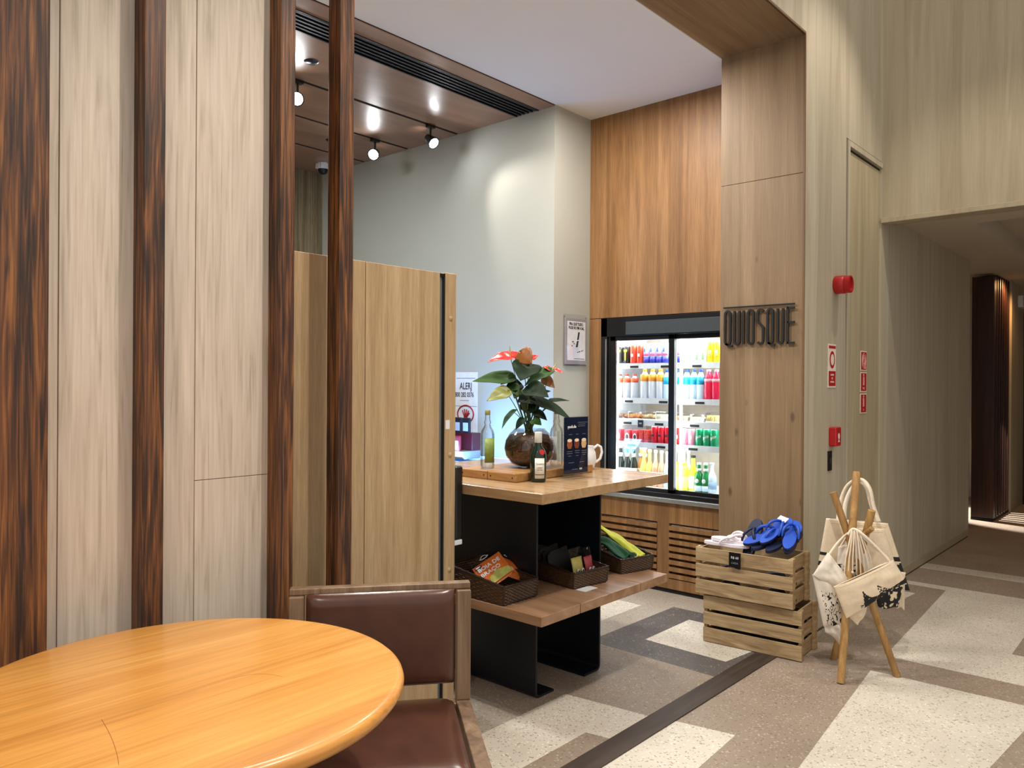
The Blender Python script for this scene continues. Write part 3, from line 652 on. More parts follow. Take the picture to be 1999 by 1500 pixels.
MB().grid(lambda u, v: (.0391*math.cos(math.radians(-72+68*u)), .0391*math.sin(math.radians(-72+68*u)), .034+.003*v), 12, 1).build('label_band', M_black, g, solid=.0003)
# plant bowl
bw = thing('plant_bowl', (-2.52, 2.965, ZB), 0, 'round glass bowl of dark bark holding the red anthurium', 'bowl')
BW = [(0, .003), (.05, 0), (.09, .018), (.118, .055), (.127, .095), (.120, .135), (.100, .168), (.080, .186), (.078, .192)]
MB().lathe(BW, n=48).build('glass', thin_glass('bowl_glass', (.86, .80, .74), .15), bw, smooth=True)
M_bark = wood('dark_bark', [(14, 7, 5), (54, 32, 20), (124, 88, 60)], 'X', 13, .7, .4, .3, dist=6, bump=.5, pos=[.38, .5, .66])
MB().lathe([(0, .008), (.048, .006), (.086, .022), (.115, .056), (.1245, .095), (.117, .134), (.097, .162), (.05, .170), (0, .172)], n=48).build('bark_filling', M_bark, bw, smooth=True)
# anthurium
pl = thing('anthurium', (-2.52, 2.965, ZB+.165), 0, 'potted anthurium with red flowers and dark heart-shaped leaves', 'plant')
OR = Vector(pl.location)
M_leafd = plain('leaf_dark', (13, 34, 14), .6, var=.25, scale=12, spec=.15); M_leafg = plain('leaf_green', (40, 72, 22), .55, var=.25, scale=12, spec=.2)
M_leafy = plain('leaf_yellow', (112, 116, 40), .4, var=.25, scale=14); M_leafb = plain('leaf_brown', (140, 88, 40), .45, var=.3, scale=14)
M_spathe = plain('spathe_red', (214, 44, 40), .25, var=.12, scale=10); M_spb = plain('spathe_back', (122, 76, 34), .35, var=.3, scale=14)
M_stem = plain('stem_green', (72, 96, 48), .5)
VC = Vector((.60, -.70, .10)).normalized()
def leaf(a, tip, w0, mt, up=(0, 0, 1), fold=.35, droop=.25, name='leaf', stem=True, tone=None, z0=0):
    w = w0*1.15; a = Vector(a)-OR; tip = Vector(tip)-OR; d = tip-a; L = d.length; d.normalize()
    nrm = Vector(up); nrm = (nrm-d*nrm.dot(d)).normalized(); s = nrm.cross(d)
    pr = [(-.24, .0), (-.22, .42), (-.12, .82), (.04, 1), (.22, 1), (.42, .86), (.62, .62), (.80, .34), (.92, .14), (1, .01)]
    def wf(t):
        t = -.24+1.24*t
        for (p, q), (p2, q2) in zip(pr, pr[1:]):
            if t <= p2: return q+(q2-q)*(t-p)/(p2-p)
        return 0
    def fn(u, v):
        t = -.24+1.24*v; e = (u-.5)*2; ww = wf(v)*w/2
        cut = -.16 if 0 else 0
        x = t*L
        if t < 0: x = t*L*min(1, abs(e)*1.6)
        return a+d*x+s*(e*ww)+nrm*(fold*abs(e)*ww*.8-droop*L*max(0, t)**2*.5+.05*ww*math.sin(9*t+3*e))
    o = MB().grid(fn, 8, 14).build(name, mt, pl, solid=.0012, smooth=True)
    if stem:
        b0 = Vector((random.uniform(-.018, .018), random.uniform(-.018, .018), 0)); mid = (b0+a)/2+Vector((0, 0, .03))
        pts = [b0*(1-t)**2+mid*2*t*(1-t)+a*t*t for t in [i/10 for i in range(11)]]
        MB().tube(pts, [.0028-.0012*i/10 for i in range(11)], 6).build('stem', M_stem, pl, smooth=True)
    return o
D = 3.90
V = (.45, -.5, .75)
leaf(dp(992, 740, D), dp(922, 741, D-.02), .085, M_leafg, V, .4, .15)
leaf(dp(988, 766, D-.06), dp(950, 781, D-.10), .075, M_leafy, (.5, -.5, .7), .35, .15)
leaf(dp(1030, 716, D-.03), dp(1016, 742, D-.12), .13, M_leafd, (.6, -.6, .8), .3, .1)
leaf(dp(1070, 726, D-.02), dp(1023, 750, D-.08), .075, M_leafg, (.3, -.5, .9), .3, .15)
leaf(dp(1064, 740, D+.02), dp(1083, 757, D), .05, M_leafb, (.6, -.6, .2), .3, .2)
leaf(dp(1034, 760, D-.10), dp(1071, 774, D-.16), .105, M_leafd, (.5, -.6, .8), .3, .1)
leaf(dp(1050, 786, D-.08), dp(1119, 813, D-.14), .085, M_leafd, (.3, -.3, 1), .3, .25)
leaf(dp(1078, 784, D-.02), dp(1112, 781, D), .045, M_leafd, (.2, -.3, 1), .4, .1)
leaf(dp(1012, 752, D), dp(984, 763, D-.04), .07, M_leafd, (.5, -.6, .6), .35, .1)
leaf(dp(1012, 762, D+.02), dp(1004, 778, D-.02), .055, M_leafy, (.6, -.7, .3), .3, .1)
leaf(dp(1004, 806, D-.08), dp(976, 833, D-.12), .055, M_leafg, (-.2, -.5, .9), .5, .3)
leaf(dp(1046, 808, D-.06), dp(1068, 818, D-.10), .05, M_leafd, (.5, -.5, .8), .5, .3)
leaf(dp(1042, 822, D-.10), dp(1057, 829, D-.13), .05, M_leafg, (.5, -.6, .8), .4, .2)
leaf(dp(1036, 780, D), dp(1010, 784, D-.05), .085, M_leafd, (.5, -.6, .7), .35, .1)
leaf(dp(1030, 800, D+.06), dp(1040, 770, D+.10), .08, M_leafd, (.6, -.7, .3), .3, .1)
for (ax, ay, tx, ty, w_, mt_, uu, dd_) in ((1001, 742, 977, 749, .05, M_leafd, (.3, -.4, .9), .03), (1000, 757, 1013, 772, .06, M_leafg, (.6, -.6, .5), -.02), (1046, 742, 1062, 728, .05, M_leafd, (.5, -.4, .8), .05),
        (1056, 772, 1074, 762, .05, M_leafd, (.3, -.4, .9), .04), (1064, 800, 1082, 792, .045, M_leafd, (.3, -.4, .9), .02), (1044, 792, 1028, 806, .05, M_leafd, (.6, -.6, .5), -.03), (1020, 820, 1006, 838, .035, M_leafd, (.4, -.5, .7), -.08)):
    leaf(dp(ax, ay, D+dd_), dp(tx, ty, D+dd_-.04), w_, mt_, uu, .35, .2)
for k in range(9):
    b_0 = Vector((.022*math.cos(k*.7), .022*math.sin(k*.7), -.01)); b_1 = dp(1014+5.2*k, 770+9*math.sin(k*1.9), D+.03*math.cos(k*2))-OR
    MB().tube([b_0, b_0.lerp(b_1, .5)+Vector((0, 0, .015)), b_1], [.003, .0024, .0016], 6).build('stem', M_stem, pl, smooth=True)
def spadix(a, b):
    a = Vector(a)-OR; b = Vector(b)-OR
    MB().tube([a, a.lerp(b, .3), a.lerp(b, .85), b], [.0035, .0038, .0026, .0008], 8).build('spadix', plain('spadix', (150, 150, 84), .6), pl, smooth=True)
def flower(a, tip, w, mt, sp, up, fold=.3, droop=.2):
    leaf(a, tip, w, mt, up, fold, droop, 'flower'); spadix(*sp)
flower(dp(996, 697, D), dp(953, 697, D-.03), .075, M_spathe, (dp(996, 696, D-.01), dp(995, 675, D-.01)), (.35, -.4, .85), .3, .55)
leaf(dp(1000, 695, D+.01), dp(1014, 688, D+.03), .04, M_spathe, (.4, -.6, .6), .6, .1, 'flower', stem=False)
flower(dp(1018, 690, D-.02), dp(1038, 710, D-.05), .085, M_spb, (dp(1020, 692, D), dp(1020, 681, D)), (.7, -.7, -.1), -.2, .1)
leaf(dp(1040, 700, D), dp(1051, 694, D), .028, M_spathe, (.5, -.5, .6), .5, .1, 'flower', stem=False)
flower(dp(1077, 724, D), dp(1100, 727, D-.02), .045, M_spathe, (dp(1077, 724, D-.01), dp(1087, 709, D+.01)), (.2, -.3, .9), .5, .1)
leaf(dp(1072, 722, D), dp(1060, 716, D-.01), .04, M_spathe, (.2, -.5, .8), .4, .1, 'flower', stem=False)
# menu stand
ms = thing('menu_stand', (-2.292, 2.945, ZT), math.radians(-2), 'navy drinks menu in a clear stand beside the plant bowl', 'menu')
MB().box(-.05, .05, 0, .195, 0, .003).build('stand_base', M_acr, ms, bevel=.001)
MB().box(-.004, -.001, .0, .198, .003, .300).build('clear_sleeve', M_acr, ms)
MB().box(-.001, .001, .006, .190, .022, .296).build('menu_card', plain('menu_navy', (14, 26, 50), .7, spec=.1), ms)
MB().box(.0012, .004, .0, .198, .003, .300).build('clear_sleeve', M_acr, ms)
FM = frame((.0042, .006, .022), RX)
M_dim = plain('menu_grey', (128, 140, 156), .5)
text('gook.de', .020, FM @ Matrix.Translation((.055, .222, 0)), M_whitep, parent=ms, off=.0004)
for (x0, x1, y) in ((.10, .175, .247), (.105, .16, .238), (.10, .155, .229), (.03, .055, .190), (.085, .105, .190), (.135, .16, .190), (.02, .058, .108), (.018, .06, .098), (.078, .115, .110), (.082, .112, .100), (.13, .17, .108), (.132, .168, .098), (.026, .05, .086), (.085, .107, .086), (.14, .16, .088), (.03, .072, .053), (.115, .15, .053), (.055, .10, .020)):
    flat(rect(x0, x1, y, y+.0016), FM, M_dim, 'text_line', ms, .0003)
text('UBS', .012, FM @ Matrix.Translation((.125, .017, 0)), M_whitep, parent=ms)
for cx, c in ((.038, (150, 84, 50)), (.092, (118, 62, 46)), (.148, (206, 170, 120))):
    gl = flat([(cx-.018, .165), (cx-.020, .140), (cx-.012, .122), (cx+.012, .122), (cx+.020, .140), (cx+.018, .165)], FM, plain('drink%d' % c[0], c, .4, var=.35, scale=120), 'drink_picture', ms, .0003)
    flat(ell(cx, .162, .017, .008, 16), FM, plain('foam', (232, 214, 186), .5), 'drink_picture', ms, .0003, .0003)
# mug
mg = thing('jug', (-2.485, 3.40, ZT), 0, 'white jug behind the menu stand near the far table edge', 'jug')
MB().lathe([(0, 0), (.035, 0), (.042, .008), (.052, .05), (.048, .09), (.036, .115), (.038, .125), (.034, .125), (.032, .115), (.04, .08), (0, .012)], n=32).build('body', M_whitep, mg, smooth=True)
a = Vector((.66, .75, 0))
MB().tube([a*.036+Vector((0, 0, .110)), a*.060+Vector((0, 0, .128)), a*.078+Vector((0, 0, .118)), a*.084+Vector((0, 0, .09)), a*.075+Vector((0, 0, .055)), a*.050+Vector((0, 0, .035))], .007, 10).build('handle', M_whitep, mg, smooth=True)

# ------------------------------------------------------------------ signs on the grey walls
sg = thing('wall_sign', (-4.56, 4.3265, .90), 0, 'tall white notice printed ALERJ behind the bottles', 'sign')
FS = frame((0, -.001, 0), RY)
MB().box(0, .352, -.003, 0, 0, .635).build('sheet', M_whitep, sg)
FS = frame((0, -.0032, 0), RY)
M_txt = plain('dark_text', (44, 46, 60), .5)
text('ALERJ', .075, FS @ Matrix.Translation((.225, .500, 0)), M_txt, parent=sg, sx=.72, off=.001)
text('0800 282 0376', .052, FS @ Matrix.Translation((.20, .440, 0)), M_txt, parent=sg, sx=.72, off=.0008)
for y, x0, x1 in ((.585, .12, .33), (.41, .16, .26), (.365, .02, .35)): flat(rect(x0, x1, y, y+.003), FS, M_txt, 'rule', sg, .0004)
M_sred = plain('sign_dark_red', (150, 24, 34), .5)
MB().tube([FS @ Vector((.225+.088*math.cos(a), .305+.068*math.sin(a), .001)) for a in [2*math.pi*i/40 for i in range(40)]], .006, 6, closed=True).build('emblem_ring', M_sred, sg)
hm = MB()
def stroke(mb, pts, r, F): mb.tube([F @ Vector((x, y, .001)) for x, y in pts], r, 6)
hm.prism([FS @ Vector((x, y, 0)) for x, y in ell(.225, .290, .022, .024, 20)], (0, -1, 0), .0012)
for dx, ln in ((-.022, .05), (-.008, .062), (.007, .06), (.021, .048)): stroke(hm, [(.225+dx*.8, .295), (.225+dx*1.6, .295+ln*.8)], .0052, FS)
stroke(hm, [(.240, .285), (.268, .315)], .0055, FS)
hm.build('hand_emblem', M_sred, sg)
flat(rect(.18, .27, .256, .259), FS, M_sred, 'rule', sg, .0004)
text('(   )RJ', .05, FS @ Matrix.Translation((.28, .08, 0)), M_txt, parent=sg, sx=.8)
ps = thing('poster', (-3.4595, 4.445, 1.59), 0, 'white poster in a clear wall frame beside the wood wall', 'poster')
MB().box(0, .004, -.012, .272, -.012, .368).build('backing_plate', M_acr, ps)
MB().box(.004, .018, 0, .255, 0, .338).build('poster_frame', plain('frame_grey', (150, 146, 150), .35), ps, bevel=.002)
MB().box(.018, .0185, .018, .237, .03, .315).build('sheet', M_whitep, ps)
MB().box(.030, .032, -.012, .15, -.01, .15).build('leaflet_pocket', M_acr, ps)
MB().box(.004, .030, -.012, .15, -.010, -.007).build('leaflet_pocket', M_acr, ps)
FP = frame((.0187, 0, 0), RX)
text('PRA QUE TUDO.', .030, FP @ Matrix.Translation((.125, .285, 0)), M_black, parent=ps, sx=.75, off=.0008)
text('PULSE NO FIM A SAL.', .028, FP @ Matrix.Translation((.128, .258, 0)), M_black, parent=ps, sx=.72, off=.0008)
flat([(.135, .180), (.155, .182), (.168, .238), (.148, .238)], FP, M_txt, 'picture', ps, .0004)
flat([(.120, .125), (.142, .128), (.155, .175), (.133, .172)], FP, M_txt, 'picture', ps, .0004)
for x, y, r in ((.085, .165, .008), (.10, .152, .006), (.075, .135, .006), (.145, .09, .006), (.165, .095, .007), (.19, .10, .006), (.205, .105, .005)): flat(ell(x, y, r*1.4, r*.6, 12), FP, M_txt, 'picture', ps, .0004)
flat(rect(.10, .225, .040, .044), FP, M_txt, 'rule', ps, .0004)
for (x, y) in ((.0, .350), (.262, .350), (.0, -.002), (.262, -.002)): MB().lathe([(.0001, .006), (.005, .005), (.006, 0)], n=12).xf(Matrix.Translation((.004, x, y)) @ Matrix.Rotation(math.radians(90), 4, 'Y')).build('screw', M_steel, ps)

# counter with snack displays behind the cabinet
ct = thing('counter', (-5.1, 3.62, 0), 0, 'white counter with a blue-lit glass top below the grey wall', 'counter')
MB().box(0, 1.62, 0, .70, 0, .86).build('body', M_whitep, ct, bevel=.004)
MB().box(.01, 1.61, .01, .69, .865, .875).build('glass_top', plain('blue_glass', (60, 120, 190), .08, coat=1), ct)
MB().box(0, 1.62, 0, .012, .86, .885).box(0, 1.62, .688, .70, .86, .885).box(1.608, 1.62, 0, .70, .86, .885).build('top_rim', M_steel, ct)
MB().box(.5, 1.5, .655, .675, .877, .890).build('blue_led_strip', emit('led_blue', (.10, .42, 1.0), 3), ct)
light('AREA', 'blue_lamp', (-4.0, 4.0, .92), (-4.0, 4.30, 1.3), 16, (.16, .46, 1), .9, sy=.2)
tr = thing('snack_stand', (-4.62, 4.08, .886), 0, 'grey two-step snack stand on the counter by the notice', 'stand')
MB().box(0, .56, -.06, .13, .0, .06).build('tray', plain('tray_grey', (128, 124, 120), .4), tr, bevel=.006)
MB().box(0, .56, .04, .13, .06, .19).build('upper_step', plain('tray_red', (70, 12, 20), .4), tr, bevel=.004)
for row, (z, y, cols, nm) in enumerate(((.947, 4.03, ((120, 16, 30), (190, 180, 184)), 'lower'), (1.077, 4.13, ((26, 22, 30), (170, 180, 196)), 'upper'))):
    for k in range(6):
        x = -4.57+.088*k
        t = thing('snack_pack', (x, y, z), 0, ('red and white' if row == 0 else 'black and white')+' snack pack, %s from left on the %s step' % (['first', 'second', 'third', 'fourth', 'fifth', 'sixth'][k], nm), 'packet', 'snack packs on the counter stand')
        MB().box(-.036, .036, -.012, .012, 0, .112).build('pack', plain('pk%d' % row, cols[0], .4), t, bevel=.006)
        MB().box(-.026, .026, -.014, -.0121, .012, .075).build('label', plain('pl%d' % row, cols[1], .4, var=.3, scale=150), t)

# ------------------------------------------------------------------ QUIOSQUE lettering on the jamb
YJ = 4.387
lt = thing('wall_lettering', (0, 0, 0), 0, 'black raised QUIOSQUE letters under a thin bar on the wood jamb', 'sign')
def stroke_box(mb, pts, w, closed=False):
    """ribbon of rectangular section in the XZ plane"""
    k = len(pts); P = [Vector((x, z)) for x, z in pts]; L = []; R_ = []
    for i in range(k):
        a = P[i-1] if (i > 0 or closed) else P[i]; b = P[(i+1) % k] if (i < k-1 or closed) else P[i]
        d = (b-a).normalized(); n = Vector((-d.y, d.x))
        d1 = (P[i]-a).normalized() if (P[i]-a).length > 1e-6 else d
        c = max(.5, abs(Vector((-d1.y, d1.x)).dot(n)))
        L.append(P[i]+n*w/2/c); R_.append(P[i]-n*w/2/c)
    y0, y1 = YJ-.022, YJ-.010
    for i in range(k if closed else k-1):
        j = (i+1) % k
        q = [L[i], R_[i], R_[j], L[j]]
        mb.hexa([(p.x, y0, p.y) for p in q]+[(p.x, y1, p.y) for p in q])
def px(x, y):   # crop pixel (scale 11.76) to wall XZ
    p = on(1400+x/11.76, 580+y/11.76, 'Y', YJ-.02); return (p.x, p.z)
def arc(cx, cz, rx, rz, a0, a1, n=8): return [(cx+rx*math.cos(math.radians(a0+(a1-a0)*i/n)), cz+rz*math.sin(math.radians(a0+(a1-a0)*i/n))) for i in range(n+1)]
WS = .0128
def letter(nm, fn):
    mb = MB(); fn(mb); mb.build('letter_'+nm, M_blackm, lt)
ZTOP, ZBOT = px(600, 312)[1], px(600, 1082)[1]
def oval(mb, x0, x1, zt=None, zb=None):
    zt = zt or ZTOP; zb = zb or ZBOT
    r = (x1-x0)/2; cx = (x0+x1)/2
    stroke_box(mb, arc(cx, zt-r*1.2, r, r*1.2, 0, 180)+arc(cx, zb+r*1.2, r, r*1.2, 180, 360), WS, True)
X = lambda v: px(v, 700)[0]
def ushape(mb, x0, x1):
    r = (x1-x0)/2; cx = (x0+x1)/2
    stroke_box(mb, [(x0, ZTOP)]+arc(cx, ZBOT+r*1.2, r, r*1.2, 180, 360)+[(x1, ZTOP)], WS)
def q_(mb, x0, x1):
    oval(mb, x0, x1); stroke_box(mb, [((x0+x1)/2-.012, ZBOT+.004), (x1-.004, ZBOT-.010), (x1+.014, ZBOT-.010)], WS)
letter('q', lambda mb: q_(mb, X(178), X(295)))
letter('u', lambda mb: ushape(mb, X(392), X(505)))
letter('i', lambda mb: stroke_box(mb, [(X(600), ZTOP), (X(600), ZBOT)], WS))
letter('o', lambda mb: oval(mb, X(705), X(825)))
def s_(mb):
    x0, x1 = X(925), X(1050); r = (x1-x0)/2; cx = (x0+x1)/2; zm = ZBOT+.60*(ZTOP-ZBOT)
    stroke_box(mb, arc(cx, ZTOP-r, r, r, 15, 180)+[(x0, zm+.010), (x0+.010, zm-.002), (x1-.012, zm-.012), (x1, zm-.026)]+arc(cx, ZBOT+r, r, r, 360, 205), WS)
letter('s', s_)
letter('q', lambda mb: q_(mb, X(1150), X(1270)))
letter('u', lambda mb: ushape(mb, X(1385), X(1505)))
def e_(mb):
    x0, x1 = X(1612), X(1770)
    stroke_box(mb, [(x0, ZTOP+WS/2), (x0, ZBOT-WS/2)], WS)
    for z in (ZTOP, (ZTOP+ZBOT)/2+.018, ZBOT): stroke_box(mb, [(x0, z), (x1, z)], WS*.8)
letter('e', e_)
zb = px(600, 225)[1]+.0
b_ = MB(); b_.box(X(135), X(1775), YJ-.022, YJ-.010, zb-.0045, zb+.0045); b_.build('top_bar', M_blackm, lt, bevel=.002)
pins = MB()
for v in (178, 392, 600, 705, 925, 1150, 1385, 1612, 295, 505, 825, 1270, 1505): pins.box(X(v)-.003, X(v)+.003, YJ-.012, YJ, (ZTOP+ZBOT)/2+.04, (ZTOP+ZBOT)/2+.046)
pins.build('mounting_pins', M_black, lt)

# ------------------------------------------------------------------ fire safety fittings on the hall wall
XH = -1.70
al = thing('fire_siren', (XH, 4.90, 2.066), 0, 'round red fire alarm siren high on the pale hall wall', 'alarm')
Ry = Matrix.Rotation(math.radians(90), 4, 'Y')
MB().lathe([(.052, 0), (.056, .006), (.056, .055), (.050, .062)], n=32).xf(Ry).build('base', M_red, al, smooth=True)
MB().lathe([(.050, .058), (.053, .066), (.053, .092), (.044, .094), (.040, .070), (0, .066)], n=32, cap=False).xf(Ry).build('horn', M_red, al, smooth=True)
MB().box(.066, .088, -.006, .006, -.05, .05).build('horn_rib', M_red, al, bevel=.002)
def plate(name, y0, y1, z0, z1, label, mt=M_wsign):
    t = thing(name, (XH, y0, z0), 0, label, 'sign'); MB().box(.0, .004, 0, y1-y0, 0, z1-z0).build('plate', mt, t, bevel=.0008); return t, y1-y0, z1-z0
FW = frame((.0042, 0, 0), RX)
t, w, h = plate('fire_sign', 4.775, 4.905, 1.435, 1.700, 'tall red and white fire sign with a ring, left of the door')
flat(rect(.008, w-.008, h*.90, h-.010), FW, M_redsign, 'red_band', t)
flat(rect(.008, w-.008, .010, h*.38), FW, M_redsign, 'red_band', t)
flat(ell(w/2, h*.64, w*.34, h*.20), FW, M_redsign, 'ring', t, .0006); flat(ell(w/2, h*.64, w*.21, h*.13), FW, M_wsign, 'ring_centre', t, .0006, .0012)
text('ALARME', .017, FW @ Matrix.Translation((w/2, h*.27, .001)), M_wsign, parent=t, sx=.9); text('DE', .017, FW @ Matrix.Translation((w/2, h*.19, .001)), M_wsign, parent=t); text('INCÊNDIO', .015, FW @ Matrix.Translation((w/2, h*.11, .001)), M_wsign, parent=t, sx=.85)
XD = -1.712
def esign(z0, z1, label, kind):
    t = thing('fire_sign', (XD, 5.405, z0), 0, label, 'sign', 'small red signs stacked on the door')
    w, h = .125, z1-z0
    MB().box(0, .004, 0, w, 0, h).build('plate', M_wsign, t, bevel=.0008)
    flat(rect(.008, w-.008, .007, h-.007), FW, M_redsign, 'red_field', t, .0006)
    M_l = plain('sign_pink', (226, 168, 158), .5)
    if kind == 0:
        for k, (rx, ry) in enumerate(((.036, .05), (.026, .038), (.015, .024))):
            MB().tube([FW @ Vector((w/2+rx*math.cos(a), h/2+ry*math.sin(a), .001)) for a in [2*math.pi*i/30 for i in range(30)]], .0022, 5, closed=True).build('hose_ring', M_l, t)
        flat(rect(w*.6, w*.85, h*.10, h*.2), FW, M_l, 'hose_nozzle', t, .0006, .0006)
    else:
        flat([(w*.38, h*.34), (w*.60, h*.34), (w*.60, h*.72), (w*.52, h*.80), (w*.44, h*.80), (w*.38, h*.72)], FW, M_l, 'extinguisher', t, .0006, .0006)
        flat(ell(w*.48, h*.86, .012, .008, 12), FW, M_l, 'extinguisher', t, .0006, .0006)
        text('PQS' if kind == 1 else 'A', .022, FW @ Matrix.Translation((w/2, h*.13, .0008)), M_l, parent=t)
esign(1.548, 1.680, 'topmost small red sign on the door, with a hose reel picture', 0)
esign(1.405, 1.538, 'middle small red sign on the door, marked PQS under an extinguisher', 1)
esign(1.262, 1.395, 'lowest small red sign on the door, marked A under an extinguisher', 2)
cp = thing('call_point', (XH, 4.845, 1.137), 0, 'square red fire call point with a white pictogram', 'alarm')
MB().box(0, .045, -.045, .045, -.058, .058).build('box', M_red, cp, bevel=.008, seg=3)
FC = frame((.0456, -.045, -.058), RX)
flat(ell(.045, .06, .014, .02, 16), FC, M_whitep, 'pictogram', cp, .0005); flat([(.03, .026), (.06, .026), (.045, .045)], FC, M_whitep, 'pictogram', cp, .0005)
swp = thing('switch_plate', (XH, 4.812, .990), 0, 'narrow black switch plate under the red call point', 'switch')
MB().box(0, .006, -.032, .032, -.060, .060).build('plate', M_black, swp, bevel=.002)
MB().box(.006, .010, -.013, .013, -.018, .018).build('button', plain('sw_grey', (44, 40, 38), .4), swp, bevel=.002)
# ------------------------------------------------------------------ crates
def crate(x, y, z, rz, label):
    """origin at front-left bottom corner; long side along +x"""
    t = thing('wooden_crate', (x, y, z), rz, label, 'crate', 'pine crates stacked by the jamb')
    L_, D_, H_ = .545, .285, .268
    for yy, nm in ((0, 'front_slat'), (D_-.010, 'rear_slat')):
        for k, (a, b) in enumerate(((.004, .082), (.100, .170), (.188, .262))):
            MB().box(0, L_, yy, yy+.010, a, b).build(nm, M_crate, t, bevel=.0015)
    for k, (a, b) in enumerate(((.004, .082), (.100, .170), (.188, .262))):
        MB().box(.020, .029, .0102, D_-.0102, a, b).build('end_slat', M_crateend, t, bevel=.0015)
        MB().box(L_-.029, L_-.020, .0102, D_-.0102, a, b).build('end_slat', M_crateend, t, bevel=.0015)
    for cx in (.001, L_-.0195):
        for cy in (.0102, D_-.0102-.034): MB().box(cx, cx+.0185, cy, cy+.034, 0, H_-.002).build('corner_post', M_crateend, t, bevel=.0015)
    for k in range(5): MB().box(.030, L_-.030, .034+.046*k, .072+.046*k, .004, .012).build('bottom_slat', M_crate, t)
    return t
c1 = crate(-2.105, 3.998, .0005, math.radians(4.1), 'lower pine crate standing on the floor strip under another crate')
c2 = crate(-2.142, 3.975, .2705, math.radians(3.4), 'upper pine crate full of flip-flops')
sgn = thing('price_sign', (-1.905, 3.975, .452), math.radians(3.4), 'small black price sign hung on the upper crate rim', 'sign')
MB().box(-.033, .033, -.004, -.0005, .0, .082).build('plate', M_black, sgn, bevel=.001)
FS2 = frame((0, -.0041, 0), RY)
text('R$ 60', .018, FS2 @ Matrix.Translation((0, .048, 0)), M_whitep, parent=sgn); text('CADA', .014, FS2 @ Matrix.Translation((0, .020, 0)), plain('menu_grey', (128, 140, 156), .5), parent=sgn)

# ------------------------------------------------------------------ flip-flops
M_blue = plain('sandal_blue', (24, 76, 186), .45, var=.12, scale=20); M_navyr = plain('sandal_navy', (12, 22, 60), .5, var=.1)
M_pink = plain('sandal_white', (232, 224, 232), .5); M_rim = plain('sandal_rim', (150, 170, 214), .5)
def sole_outline(L=.26, n=40):
    pts = []
    for i in range(n):
        a = 2*math.pi*i/n; x = math.cos(a); y = math.sin(a)
        w = .046+.010*x-.006*math.exp(-((x+.1)/.35)**2)*2
        pts.append((x*L/2, y*w*(abs(y)**-.08 if y else 1)))
    return pts
def flipflop(label, M, top, strap, side=None, tagged=False, name='flip_flop', grp=None):
    t = thing(name, (0, 0, 0), 0, label, 'flip-flop', grp); t.matrix_world = M
    o = sole_outline()
    MB().prism([(x, y, 0) for x, y in o], (0, 0, 1), .012).build('outsole', side or M_navyr, t, bevel=.002)
    MB().prism([(x*.992, y*.985, .012) for x, y in o], (0, 0, 1), .006).build('footbed', top, t, bevel=.002)
    toe = Vector((.075, 0, .018)); 
    for s in (-1, 1):
        e = Vector((-.03, s*.042, .016)); m1 = Vector((.05, s*.014, .060)); m2 = Vector((.0, s*.046, .066))
        pts = [toe*(1-q)**3+m1*3*q*(1-q)**2+m2*3*q*q*(1-q)+e*q**3 for q in [i/12 for i in range(13)]]
        MB().tube(pts, [.0048+.0036*math.sin(math.pi*i/12) for i in range(13)], 8).build('strap', strap, t, smooth=True)
    if tagged: MB().box(.062, .098, -.020, .034, .030, .032).xf(Matrix.Rotation(-.12, 4, 'Y')).build('paper_tag', M_whitep, t)
    return t
def MX(loc, rz, ry=0, rx=0): return Matrix.Translation(loc) @ Matrix.Rotation(math.radians(rz), 4, 'Z') @ Matrix.Rotation(math.radians(ry), 4, 'Y') @ Matrix.Rotation(math.radians(rx), 4, 'X')
G1 = 'white flip-flops on the upper crate'; G2 = 'blue flip-flops in the upper crate'
flipflop('lower white flip-flop lying flat at the left end of the crate', MX((-1.995, 4.060, .546), 8, 0, 0), M_pink, M_pink, M_pink, grp=G1)
flipflop('upper white flip-flop resting on the other white one', MX((-1.960, 4.085, .567), 16, 2, 6), M_pink, M_pink, M_pink, grp=G1)
B = [((-1.750, 4.150, .640), 72, -26, 14, M_blue, True, 'bright blue flip-flop with a white paper tag, top of the heap'),
     ((-1.665, 4.150, .628), 100, -26, 6, M_blue, False, 'bright blue flip-flop right of the tagged one'),
     ((-1.800, 4.12, .610), 50, -18, 20, M_blue, False, 'blue flip-flop leaning left of the tagged one'),
     ((-1.665, 4.160, .600), 100, -22, -4, M_navyr, False, 'navy flip-flop under the bright blue ones at the crate right end'),
     ((-1.730, 4.145, .578), 84, -14, 4, M_navyr, False, 'navy flip-flop low in the heap behind the crate rim'),
     ((-1.865, 4.11, .580), 80, -62, 0, M_navyr, False, 'navy flip-flop standing upright between the white and blue ones'),
     ((-1.795, 4.14, .575), 76, -12, 6, M_navyr, False, 'navy flip-flop under the leaning blue one')]
for loc, rz, ry, rx, mt, tg, lb in B:
    flipflop(lb, MX(loc, rz, ry, rx), mt, mt if mt == M_navyr else M_blue, M_navyr, tg, grp=G2)
for k in range(4):
    flipflop(['navy flip-flop lying inside the upper crate, bottom left', 'navy flip-flop lying inside the upper crate, bottom right', 'navy flip-flop in the second layer of the upper crate, left', 'navy flip-flop in the second layer of the upper crate, right'][k],
             MX((-2.015+.262*(k % 2), 4.115, .290+.09*(k//2)), 4, 0, 0), M_navyr, M_navyr, M_navyr, grp='navy flip-flops inside the crate')
for k in range(2):
    tr_ = MB().box(-.105, .105, -.09, .09, 0, .20).build('carton', plain('dark_box', (40, 36, 40), .6)); tr_.location = (-1.955+.235*k, 4.150+.01*k, .02)
    tag(tr_, ['dark carton in the left half of the lower crate', 'dark carton in the right half of the lower crate'][k], 'box')

